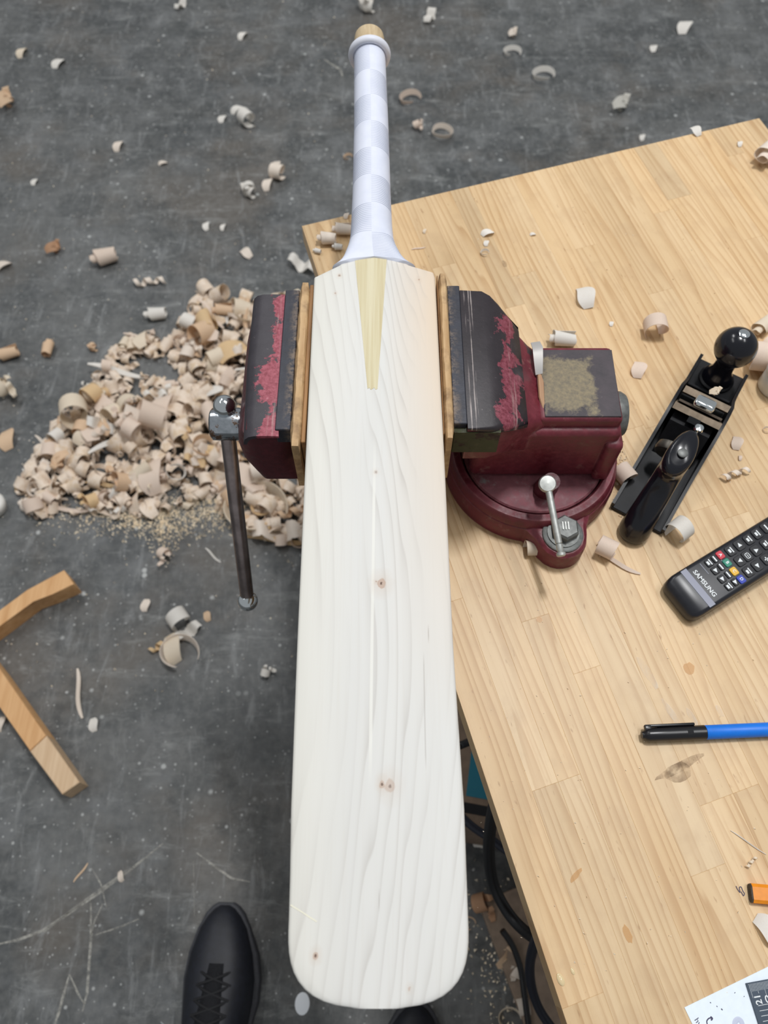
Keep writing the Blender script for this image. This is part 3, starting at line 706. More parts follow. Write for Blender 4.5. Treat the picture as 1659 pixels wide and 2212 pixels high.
# swivel lock bolt, pin and hold-down bolt
vpart('lock_bolt', MAROON_D, lambda bm: b_lathe(bm, [(.011, 0), (.0105, .014), (.0085, .019), (.0082, .030)], (.1545, .360, .7325), (0.02, -.25, 1), 20))
ph, pt = Vector((.1465, .3455, .778)), Vector((.1568, .2815, .758))
pin = vpart('lock_pin', STEEL, lambda bm: b_lathe(bm, [(.0029, 0), (.0031, .004), (.0031, (pt - ph).length - .009), (.0022, (pt - ph).length - .0085), (.0030, (pt - ph).length - .0075), (.0030, (pt - ph).length - .003), (.002, (pt - ph).length)], ph, pt - ph, 18), label='bright steel pin of the swivel lock')
bm = bmesh.new(); b_lathe(bm, [(.0070, 0), (.0080, .0015), (.0080, .0040), (.0070, .0056), (0, .0062)], ph + (ph - pt).normalized() * -.004 + Vector((0, 0, -.002)), (-.05, -.35, 1), 24); fin('pin_head', bm, STEEL, pin, 40)
bm = bmesh.new(); b_lathe(bm, [(.0030, 0), (.0042, .001), (.0042, .0032), (.003, .0042)], pt - (pt - ph).normalized() * .001, pt - ph, 16); fin('pin_tip', bm, STEEL, pin, 40)
LB = Vector((VO.x + 0.0920 * math.cos(R(-77)), VO.y + 0.0920 * math.sin(R(-77)), .7252))
vpart('washer', ZINC, lambda bm: b_lathe(bm, [(.0192, 0), (.0192, .0022), (.018, .003)], LB, n=32))
bolt = vpart('hold_down_bolt', ZINC, lambda bm: (b_lathe(bm, [(.0150, 0), (.0150, .0016)], LB + Vector((0, 0, .003)), n=28), b_lathe(bm, [(.0132, 0), (.0132, .007), (.0112, .0088), (0, .0094)], LB + Vector((0.001, 0.002, .0045)), n=6)), 25)
for k in range(3):
    bm = bmesh.new(); q = LB + Vector((-.0022 + k * .0026, .0025, .0142)); b_box(bm, q.x - .0005, q.x + .0005, q.y - .004, q.y + .004, q.z - .0006, q.z + .0004)
    o = fin('grade_mark', bm, STEEL, bolt, 0)
for o in vise.children:
    if o.name.split('.')[0] in ('tommy_bar', 'lock_pin', 'hold_down_bolt'):
        pass

# wooden jaw pads
def pad(x0, x1, y0, y1, fx0, fx1, label):
    r = empty('jaw_pad', ((x0 + x1) / 2, (y0 + y1) / 2, .79), label=label, cat='jaw pad', group='wooden pads between the jaws and the bat')
    og = Vector(r.location); random.seed(int(abs(x0) * 1e4))
    bm = bmesh.new(); N = 22; secs = []
    for k in range(N + 1):
        y = y0 + (y1 - y0) * k / N; j = lambda a: random.uniform(-a, a)
        e = .0015 if k in (0, N) else 0
        zt = .8560 + j(.0005) - e
        secs.append([(x0 + e, y, .790), (x1 - e, y, .790), (x1 - e, y, zt - .0022), (x1 - .0016 + j(.0003), y, zt), (x0 + .0022 + j(.0006), y, zt + .0003), (x0 + e + j(.0004), y, zt - .003)])
    bmesh_secs = [[Vector(p) - og for p in s] for s in secs]; b_loft(bm, bmesh_secs); fin('board', bm, PAD, r, 50)
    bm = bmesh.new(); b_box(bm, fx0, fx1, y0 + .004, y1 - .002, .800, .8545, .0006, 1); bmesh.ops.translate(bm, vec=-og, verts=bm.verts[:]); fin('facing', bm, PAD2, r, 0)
pad(-.0762, -.0674, .3320, .5075, -.0672, -.0638, 'worn wooden pad between the left jaw and the bat')
pad(.0494, .0572, .3400, .5190, .0483, .0492, 'worn wooden pad between the right jaw and the bat')

# ---------------------------------------------------------------- hand plane
PA = math.atan2(.836, .549)
hp = empty('hand_plane', (.2467, .3428, TZ), PA, 'black metal hand plane with round front knob on the bench right of the vise', 'hand plane')
pc = -.0022; hwid = .0285
def mk_sole(bm):
    pts = [(0.0, -.026), (.004, -.0285), (.150, -.0285), (.218, -.0270), (.2225, -.024), (.2225, .024), (.218, .0270), (.150, .0285), (.004, .0285), (0.0, .026)]
    b_prism(bm, [(a, b + pc) for a, b in pts], 0.0, .0045, .0006, 1)
part('sole', BLACKJ, hp, mk_sole)
for s in (-1, 1):
    def mk_side(bm):
        prof = [(0.001, .004), (.001, .010), (.02, .0125), (.055, .018), (.085, .030), (.108, .040), (.130, .0425), (.150, .037), (.170, .024), (.188, .0165), (.2215, .0125), (.2215, .004)]
        w0, w1 = (hwid - .0032, hwid)
        rows = []
        for a, z in prof: rows.append((a, z))
        top = [[(a, pc + s * w, z) for w in (w0 - (0.0012 if a > .15 else 0), w1 - (0.0012 if a > .15 else 0))] for a, z in rows]
        v0 = [bm.verts.new(t[0]) for t in top]; v1 = [bm.verts.new(t[1]) for t in top]
        bm.faces.new(v0); bm.faces.new(v1[::-1])
        for i in range(len(v0)):
            j = (i + 1) % len(v0); bm.faces.new((v0[i], v0[j], v1[j], v1[i]))
    part('side_wall', BLACKJ, hp, mk_side, 30)
part('cross_rib', BLACKJ, hp, lambda bm: (b_box(bm, .176, .179, pc - .024, pc + .024, .004, .012, .0006, 1), b_lathe(bm, [(.0185, 0), (.0185, .003), (.0165, .0045), (.0165, .002)], (.2040, pc, .0045), n=32)))
def mk_frog(bm):
    rows = [[(a, b, z) for a, z in ((.082, .0045), (.146, .0045), (.112, .040), (.100, .040), (.090, .020))] for b in (pc - .0205, pc + .0205)]
    b_loft(bm, rows)
part('frog', BLACKJ, hp, mk_frog, 30)
def slab(bm, a0, z0, a1, z1, th, hb, hb1=None, bev=.0006):
    d = Vector((a1 - a0, 0, z1 - z0)).normalized(); nn = Vector((-d.z, 0, d.x)) * -th
    hb1 = hb if hb1 is None else hb1
    p0, p1 = Vector((a0, pc, z0)), Vector((a1, pc, z1)); Y = Vector((0, 1, 0))
    b_loft(bm, [[p0 - Y * hb, p0 + Y * hb, p0 + Y * hb + nn, p0 - Y * hb + nn], [p1 - Y * hb1, p1 + Y * hb1, p1 + Y * hb1 + nn, p1 - Y * hb1 + nn]])
ir = part('iron', BLADE, hp, lambda bm: slab(bm, .149, .004, .1060, .0500, .0062, .0245), 30)
tag(ir, 'tarnished plane iron')
bm = bmesh.new(); slab(bm, .1062, .0504, .1092, .0470, .0064, .0060); fin('slot', bm, LACE, ir, 0)
part('chip_breaker', flat('grey_breaker', lin(112, 100, 90), .4, .6, grain=.2), hp, lambda bm: slab(bm, .156, .006, .1175, .0500, .0022, .0225), 30)
part('lever_cap', BLADE, hp, lambda bm: slab(bm, .163, .010, .1245, .0565, .0066, .0235), 30)
cam_ = part('cam_lever', CHROME2, hp, lambda bm: b_box(bm, .1135, .1275, pc - .0115, pc + .0095, .0545, .0625, .0036, 4), 40); tag(cam_, 'chrome cam lever')
part('lateral_lever', CHROME2, hp, lambda bm: (b_lathe(bm, [(.0042, 0), (.005, .002), (.0042, .0045), (0, .0055)], (.0975, pc - .0075, .047), n=16), b_box(bm, .087, .100, pc - .0085, pc - .0065, .043, .047, .0006, 1)))
part('adjusting_nut', flat('dark_brass', lin(84, 80, 74), .35, .7, grain=.2), hp, lambda bm: b_lathe(bm, [(.004, 0), (.0135, .0005), (.0145, .003), (.0135, .0095), (.006, .011)], (.064, pc + .006, .034), (1, 0, .25), 28))
def mk_tote(bm):
    path = [(-.0120, .004, .0150, .0150), (-.0125, .010, .0150, .0152), (-.006, .025, .0142, .0142), (.004, .040, .0136, .0132), (.015, .054, .0130, .0124), (.026, .066, .0128, .0122), (.029, .0745, .0150, .0124), (.0290, .0800, .0185, .0124), (.0305, .0860, .0200, .0124), (.0325, .0895, .0190, .0116), (.0335, .0915, .0150, .0090)]
    secs = []
    for a, z, ra, rb in path:
        secs.append([(a + ra * math.cos(t) * (1.0 if math.cos(t) < 0 else 1.25), pc - .003 + rb * math.sin(t), z + .004 * math.cos(t) * (z / .09)) for t in [2 * math.pi * k / 24 for k in range(24)]])
    b_loft(bm, secs)
tote = part('tote', BLACKP, hp, mk_tote, 60); tag(tote, 'black rear handle')
bm = bmesh.new(); b_lathe(bm, [(.0046, 0), (.0046, .001), (.0036, .0016)], (.0300, pc - .004, .0915), (-.1, 0, 1), 18); fin('handle_screw', bm, ZINC, tote, 40)
part('tote_foot', BLACKJ, hp, lambda bm: b_prism(bm, rrect(.020, pc - .003, .034, .0115, .008, 4), .0045, .012, .002, 2), 50)
kn = part('knob', BLACKP, hp, lambda bm: b_lathe(bm, [(.0160, 0), (.0160, .004), (.0125, .010), (.0105, .016), (.0105, .027)] + [(.0210 * math.sin(t), .0505 - .0210 * math.cos(t)) for t in [R(35 + 145 * k / 16) for k in range(17)]], (.2035, pc, .0085), n=44), 60); tag(kn, 'round black front knob')
bm = bmesh.new(); b_lathe(bm, [(.0056, 0), (.0056, .0012), (.0042, .0022), (0, .0024)], (.2035, pc, .0792), n=20); ks = fin('knob_screw', bm, CHROME2, kn, 40)

# ---------------------------------------------------------------- remote control
RA = R(30.6)
rc = empty('remote_control', (.2806, .2585, TZ), RA, 'black television remote with white and coloured keys on the bench edge', 'remote control')
def mk_remote(bm):
    secs = []
    for a, hb, z0, z1 in ((-.0125, .0120, .0055, .0100), (-.0122, .0165, .0040, .0128), (-.0105, .0192, .0020, .0160), (-.007, .0212, .0008, .0184), (-.002, .0221, .0004, .0202), (.004, .0222, .0, .0210), (.16, .0224, .0, .0210), (.164, .0215, .001, .0200)):
        secs.append([(a, p[0], p[1]) for p in rrect(0, (z0 + z1) / 2, hb, (z1 - z0) / 2, min(.0042, (z1 - z0) * .4), 4)])
    b_loft(bm, secs)
part('case', RBODY, rc, mk_remote, 40)
o = part('band', RBAND, rc, lambda bm: b_box(bm, .0055, .0125, -.0205, .0205, .0208, .0213, .0002, 1), 0); tag(o, 'grey satin band across the remote')
TXT = Matrix.Rotation(R(-90), 4, 'Z')
text('brand_lettering', 'SAMSUNG', .0062, WHITEINK, rc, Matrix.Translation((.0172, .0001, .0213)) @ TXT @ Matrix.Diagonal((1.03, 1, 1, 1)), .0001, .00012)
part('fine_print', GREYINK, rc, lambda bm: (b_box(bm, .0264, .0273, .0055, .0175, .0209, .0212), b_box(bm, .0462, .0470, .0065, .0150, .0209, .0212)), 0)
def btn(a, b, ha, hb, mat=RBTN, mark=None, mm=WHITEINK):
    o = part('button', mat, rc, lambda bm: b_prism(bm, rrect(a, b, ha, hb, min(ha, hb) * .45, 3), .0205, .0222, .0004, 1), 40)
    z = .02225
    if mark is None: return o
    if mark in 'ABCD' and len(mark) == 1:
        text('key_letter', mark, .0042, WHITEINK, o, Matrix.Translation((a, b, z)) @ TXT, .00005, .0001)
    else:
        def fn(bm):
            if mark == 'lines':
                b_box(bm, a + .0008, a + .0019, b - .0030, b + .0030, z - .0001, z + .0001); b_box(bm, a - .0024, a - .0002, b - .0018, b + .0018, z - .0001, z + .0001)
            elif mark == 'line': b_box(bm, a - .0007, a + .0007, b - .0030, b + .0030, z - .0001, z + .0001)
            elif mark == 'sq':
                for w in ((.0022, .0016, -.0028, .0028), (-.0016, -.0022, -.0028, .0028), (.0022, -.0022, .0028, .0022), (.0022, -.0022, -.0022, -.0028), (.0003, -.0003, -.0016, .0016)):
                    b_box(bm, a + min(w[:2]), a + max(w[:2]), b + min(w[2:]), b + max(w[2:]), z - .0001, z + .0001)
            elif mark == 'plus':
                b_box(bm, a - .0005, a + .0005, b - .0022, b + .0022, z - .0001, z + .0001); b_box(bm, a - .0022, a + .0022, b - .0005, b + .0005, z - .0001, z + .0001)
            else:
                s = {'left': (0, 1), 'right': (0, -1), 'up': (1, 0), 'down': (-1, 0)}[mark]; k = .0026
                tip = (a + s[0] * k, b + s[1] * k); pr = (-s[1], s[0])
                base = [(a - s[0] * k * .6 + pr[0] * k * .8, b - s[1] * k * .6 + pr[1] * k * .8), (a - s[0] * k * .6 - pr[0] * k * .8, b - s[1] * k * .6 - pr[1] * k * .8)]
                b_prism(bm, [tip] + base, z - .0001, z + .0001)
        bm = bmesh.new(); fn(bm); fin('key_mark', bm, mm, o, 0)
    return o
for a, b, mk in ((.0344, .0138, 'lines'), (.0342, .0048, 'right'), (.0338, -.0048, 'right'), (.0343, -.0135, 'lines')): btn(a, b, .0036, .0038, RBTN, mk)
for a, b, mk in ((.0415, .0140, 'line'), (.0413, .0050, 'line'), (.0416, -.0043, 'line'), (.0418, -.0132, 'right')): btn(a, b, .0024, .0036, RBTN, mk)
for a, b, m_, l in ((.0489, .0144, RED, 'A'), (.0491, .0052, GREEN, 'B'), (.0487, -.0046, YELLOW, 'C'), (.0489, -.0140, BLUE, 'D')): btn(a, b, .0034, .0040, m_, l)
for a, b, mk in ((.0603, .0130, 'lines'), (.0600, -.0115, 'lines'), (.0712, .0130, 'left'), (.0702, .0008, 'sq'), (.0606, .0006, 'down'), (.0809, .0008, 'up'), (.0710, -.0113, 'right'), (.0831, .0130, 'lines'), (.0830, -.0108, 'plus'),
                 (.0941, .0135, 'lines'), (.0937, .0012, 'lines'), (.0940, -.0110, 'lines'), (.1060, .0140, 'line'), (.1060, .0005, 'line'), (.1060, -.0125, 'line'), (.1180, .0140, 'plus'), (.1180, .0005, 'line'), (.1180, -.0125, 'plus')):
    btn(a, b, .0046, .0052, RBTN, mk)

# ---------------------------------------------------------------- marker, pencil, paper, ruler
p0, p1 = at(1391, 1588, TZ + .0062), at(1659, 1576, TZ + .0062); d = (p1 - p0); ma = math.atan2(d.y, d.x)
mk = empty('marker_pen', (p0.x, p0.y, TZ), ma, 'blue marker pen with black clipped cap lying on the bench', 'marker pen')
part('cap', MARKK, mk, lambda bm: b_lathe(bm, [(.0030, -.002), (.0036, .0), (.0050, .0012), (.0058, .004), (.0060, .02), (.0062, .0525), (.0056, .053)], (0, 0, .0063), (1, 0, 0), 28), 50)
part('clip', MARKK, mk, lambda bm: (b_box(bm, .001, .0445, .0058, .0082, .0066, .0100, .0008, 2), b_box(bm, .001, .007, .003, .0080, .0055, .0100, .0008, 2)), 40)
part('barrel', MARKB, mk, lambda bm: b_lathe(bm, [(.0056, .0528), (.0060, .0532), (.0060, .13), (.0056, .1315)], (0, 0, .0063), (1, 0, 0), 28), 50)
part('vent', LACE, mk, lambda bm: b_box(bm, .036, .041, -.0012, .0014, .0119, .0126, .0002, 1), 0)
q0 = at(1619.5, 1929, TZ + .0035); pn = empty('carpenter_pencil', (q0.x, q0.y, TZ), R(-4.5), 'flat orange carpenter pencil at the right end of the bench front', 'pencil')
def oct_(hw, h, b): return [(-hw + b, 0), (hw - b, 0), (hw, b * .7), (hw, h - b * .7), (hw - b, h), (-hw + b, h), (-hw, h - b * .7), (-hw, b * .7)]
part('barrel', PENCIL, pn, lambda bm: b_loft(bm, [[(x, y, z) for y, z in oct_(.0070, .0070, .0024)] for x in (0.0012, .165)]), 20)
part('end', PENCORE, pn, lambda bm: b_loft(bm, [[(x, y * s, .0035 + (z - .0035) * s) for y, z in oct_(.0070, .0070, .0024)] for x, s in ((0.0, .93), (.0013, .995))]), 20)
pcn = at(1478, 2176, TZ); pa = math.atan2(.0263, .0687)
pp = empty('paper_sheet', (pcn.x, pcn.y, TZ), pa, 'white printed paper sheet under the ruler at the bench front corner', 'paper')
part('sheet', PAPER, pp, lambda bm: b_box(bm, 0, .297, -.21, 0, .0001, .0005), 0)
for nm, mt, pts, w in (('printed_arrow', INK, [(1528, 2213), (1527, 2206), (1530, 2201), (1534, 2199), (1538, 2200)], .0004), ('printed_arrow_head', INK, [(1535, 2196), (1539, 2200), (1536, 2204)], .0005), ('printed_icon', INKF, [(1587, 2214), (1589, 2206), (1595, 2202), (1601, 2206), (1604, 2214)], .0018),
                       ('ink_fleck', INK, [(1534, 2165), (1536, 2167)], .0003), ('ink_fleck', INK, [(1548, 2173), (1550, 2175)], .0003), ('ink_fleck', INK, [(1558, 2179), (1561, 2182)], .0004), ('ink_fleck', INK, [(1587, 2144), (1588, 2145)], .0005), ('ink_fleck', INK, [(1607, 2152), (1608, 2153)], .0004)):
    Mi = Matrix.Rotation(-pa, 4, 'Z') @ Matrix.Translation(-pcn)
    P = smooth_path([Mi @ at(x, y, TZ + .0007) for x, y in pts], 4); bm = bmesh.new(); b_tube(bm, P, w, 6)
    bmesh.ops.scale(bm, vec=(1, 1, .12), verts=bm.verts[:], space=Matrix.Translation((0, 0, -.0006))); fin(nm, bm, mt, pp, 0)
Mi = Matrix.Rotation(-pa, 4, 'Z') @ Matrix.Translation(-pcn)
text('printed_text', 'hy', .0055, INK, pp, Matrix.Translation(Mi @ at(1508, 2208, TZ + .0006)) @ Matrix.Rotation(R(-62) - pa, 4, 'Z'), .00004)
rcn = at(1610, 2124, TZ + .001); ra = R(8.6)
ru = empty('ruler', (rcn.x, rcn.y, TZ + .0006), ra, 'slate blue scale ruler with white markings lying on the paper sheet', 'ruler')
part('blade', RULER, ru, lambda bm: b_box(bm, 0, .212, -.032, 0, 0, .0012, .0002, 1), 0)
def ticks(bm):
    for k in range(0, 320):
        x = .0020 + k * .00107
        if x > .205: break
        L = .0090 if k % 10 == 0 else (.0068 if k % 5 == 0 else .0050)
        b_box(bm, x - .00009, x + .00009, -.0008 - L, -.0008, .0011, .00128)
o = part('graduations', WHITEINK, ru, ticks, 0); o['kind'] = 'stuff'
for k in range(4): part('guide_line', WHITEINK, ru, lambda bm: b_box(bm, .0038, .205, -.0152 - k * .0033, -.0149 - k * .0033, .0011, .00128), 0)
text('number', '21', .0068, WHITEINK, ru, Matrix.Translation((.0056, -.0112, .0013)) @ Matrix.Rotation(R(90), 4, 'Z'), .00005, .0001)
for k in range(1, 6): text('number', str(21 - k), .0068, WHITEINK, ru, Matrix.Translation((.0056 + .0103 * k - .002, -.0117, .0013)) @ Matrix.Rotation(R(180), 4, 'Z'), .00005, .0001)
jp = at(1690, 812, TZ + .02)
jr = empty('white_jar', (jp.x, jp.y, TZ), 0, 'white round jar at the right edge behind the hand plane', 'jar')
part('body', WHITEP, jr, lambda bm: b_lathe(bm, [(.0165, 0), (.0180, .002), (.0180, .022), (.0165, .0245)], n=32), 40)
part('lid', WHITEP, jr, lambda bm: b_lathe(bm, [(.0188, .0245), (.0192, .026), (.0192, .033), (.0175, .0355), (0, .036)], n=32), 40)

# ---------------------------------------------------------------- shoes
def shoe(tip, rz, label, mirror):
    r = empty('shoe', (tip[0], tip[1], 0), rz, label, 'shoe', 'black lace up shoes')
    # local: toe at y=0, heel at y=-.29
    def sec(y, hw, h, z0, sq, cx=0.0, n=20):
        out = []
        for k in range(n + 1):
            t = math.pi * k / n
            out.append((cx + hw * math.copysign(abs(math.cos(t)) ** sq, math.cos(t)), y, z0 + (h - z0) * math.sin(t) ** .8))
        return out
    T = [(-.001, .008, .030, .85), (-.006, .0165, .038, .8), (-.016, .0260, .045, .78), (-.033, .0365, .053, .75), (-.067, .0475, .062, .74), (-.10, .0525, .071, .76), (-.13, .0510, .083, .8), (-.16, .0475, .094, .85), (-.19, .0440, .100, .85), (-.22, .0415, .104, .85), (-.26, .0385, .106, .8), (-.285, .0300, .102, .75), (-.292, .0180, .095, .7)]
    part('upper', SHOE, r, lambda bm: b_loft(bm, [sec(y, hw, h, .016, sq, mirror * .006 * (1 - abs(y + .14) / .15)) for y, hw, h, sq in T], closed=True), 60)
    def mk_s(bm):
        pts = [(hw + .0035, y + (.004 if y > -.02 else 0)) for y, hw, h, sq in T]
        poly = [(x + mirror * .006 * (1 - abs(y + .14) / .15) + mirror * (.004 if -.16 < y < -.05 else 0), y) for x, y in pts] + [(-x + mirror * .006 * (1 - abs(y + .14) / .15), y) for x, y in pts[::-1]]
        b_prism(bm, poly, 0.0, .024, .003, 2)
    part('sole', SOLE, r, mk_s, 50)
    def top(y): return lerp_tab([(-q[0], q[2]) for q in T], -y)[0]
    def mk_t(bm):
        rows = []
        for k in range(12):
            y = -.078 - k * .0125; w = .017 + .0012 * k
            rows.append([(mirror * .004 + w * s, y, top(y) - .0075 * (s * s) + (.0028 if abs(s) < .99 else -.004)) for s in (-1, -.7, -.35, 0, .35, .7, 1)])
        b_loft(bm, rows, cap=False, closed=False)
        bmesh.ops.solidify(bm, geom=bm.faces[:], thickness=.002)
    part('tongue', SHOE2, r, mk_t, 50)
    for k in range(6):
        y = -.088 - k * .018
        for s in (-1, 1):
            part('lace', LACE, r, lambda bm: b_tube(bm, smooth_path([(mirror * .004 + s * .024, y, top(y) - .0060), (mirror * .004 + s * .010, y - .006, top(y) + .0035), (mirror * .004 - s * .010, y - .013, top(y) + .0050), (mirror * .004 - s * .025, y - .018, top(y - .018) - .0050)], 4), .0022, 7), 60)
    ltip = part('lace_end', LACE, r, lambda bm: b_tube(bm, smooth_path([(-.006, -.19, top(-.19) + .004), (-.03, -.182, top(-.18) - .004), (-.048, -.168, .058), (-.064, -.160, .045)], 5), .0020, 7), 60)
    bm = bmesh.new(); b_tube(bm, [(-.059, -.1625, .049), (-.072, -.1555, .040)], .0015, 7); fin('aglet', bm, CHROME2, ltip, 60)
    part('collar', SHOE2, r, lambda bm: b_tube(bm, [(.032 * math.cos(t), -.225 + .052 * math.sin(t), .106) for t in [2 * math.pi * k / 24 for k in range(25)]], .006, 8), 60)
    return r
shoe((-.2495, .0085), R(-1.5), 'black lace up shoe pointing forward left of the bat toe', 1)
shoe((.0505, -.1240), R(-6), 'black shoe toe just showing below the bat toe', -1)

# ---------------------------------------------------------------- wooden V piece on the floor
VZ = .043
vt = empty('wooden_trestle', (-.66, .36, 0), 0, 'orange pine V shaped trestle lying on the floor at the left edge', 'trestle')
vo = Vector((-.66, .36, 0))
def leg_poly(px, z): return [at(x, y, z) - vo for x, y in px]
def mk_leg(bm, px): b_prism(bm, [(p.x, p.y) for p in leg_poly(px, VZ)], 0.0005, VZ, .0012, 1)
part('leg', OAK, vt, lambda bm: mk_leg(bm, [(-110, 1386), (0, 1318), (58, 1274), (138, 1231), (160, 1262), (112, 1284), (72, 1298), (0, 1352), (-60, 1395)]), 30)
o = part('leg', OAK, vt, lambda bm: mk_leg(bm, [(-105, 1420), (-40, 1395), (0, 1446), (100, 1588), (64, 1622), (0, 1528)]), 30)
t_ = part('leg_tip', BARE, vt, lambda bm: mk_leg(bm, [(100.5, 1588.7), (172, 1690), (134, 1716), (64.6, 1622.8)]), 30); tag(t_, 'pale bare end of the lower leg')
wp = at(-17, 1090, .02)
wb = empty('white_bowl', (wp.x, wp.y, 0), 0, 'white round plastic tub on the floor at the left edge', 'tub')
part('body', WHITEP, wb, lambda bm: b_lathe(bm, [(.018, 0), (.022, .003), (.025, .016), (.026, .024), (.022, .029), (.012, .0315), (0, .032)], n=32), 60)

# ---------------------------------------------------------------- things under the bench
bx = empty('cardboard_box', (.285, .225, 0), R(-10), 'brown cardboard box with teal print on the floor under the bench', 'box')
pbox('carton', CARD, bx, -.175, .175, -.15, .15, 0, .20, .002, 1)
pbox('teal_print', TEAL, bx, -.150, -.06, -.105, -.040, .1995, .2006, 0)
pbox('print_line', LACE, bx, -.155, -.06, -.128, -.114, .1995, .2006, 0)
cb = empty('grey_board', (.25, -.06, 0), R(20), 'grey brown offcut board on the floor under the bench', 'board')
pbox('board', flat('dusty_board', lin(140, 122, 106), .8, grain=.15, gscale=60), cb, -.07, .07, -.14, .10, 0.0, .018, .001, 1)
def cable(label, pts, r, mat):
    P = smooth_path([at(x, y, z) for x, y, z in pts], 10); c = P[0]
    o = part('power_cable', mat, None, lambda bm: b_tube(bm, [p - c for p in P], r, 12), 60); o.location = c
    tag(o, label, 'cable', 'cables under the bench'); return o
cable('thick black cable hanging in a loop under the bench edge', [(1105, 1640, .66), (1080, 1700, .60), (1062, 1770, .50), (1056, 1840, .42), (1066, 1910, .36), (1100, 1975, .34), (1145, 2020, .36), (1200, 2050, .42)], .0068, CABLE)
cable('thin black cable crossing behind the thick looped cable', [(985, 1752, .215), (1020, 1785, .215), (1060, 1812, .215), (1095, 1838, .215), (1150, 1870, .215)], .0058, CABLEB)
cable('black cable curving down to the bottom under the bench', [(1180, 2000, .45), (1158, 2030, .38), (1145, 2080, .30), (1148, 2130, .24), (1165, 2180, .20), (1195, 2225, .18), (1220, 2260, .2)], .0060, CABLEB)
cable('thinnest black cable falling straight to the floor', [(1085, 2010, .05), (1108, 2045, .04), (1125, 2095, .03), (1133, 2150, .03), (1142, 2215, .03), (1150, 2260, .03)], .0048, CABLE)
cable('short black cable end above the cardboard box', [(985, 1614, .36), (1000, 1608, .36), (1016, 1602, .37), (1060, 1590, .40)], .0050, CABLE)

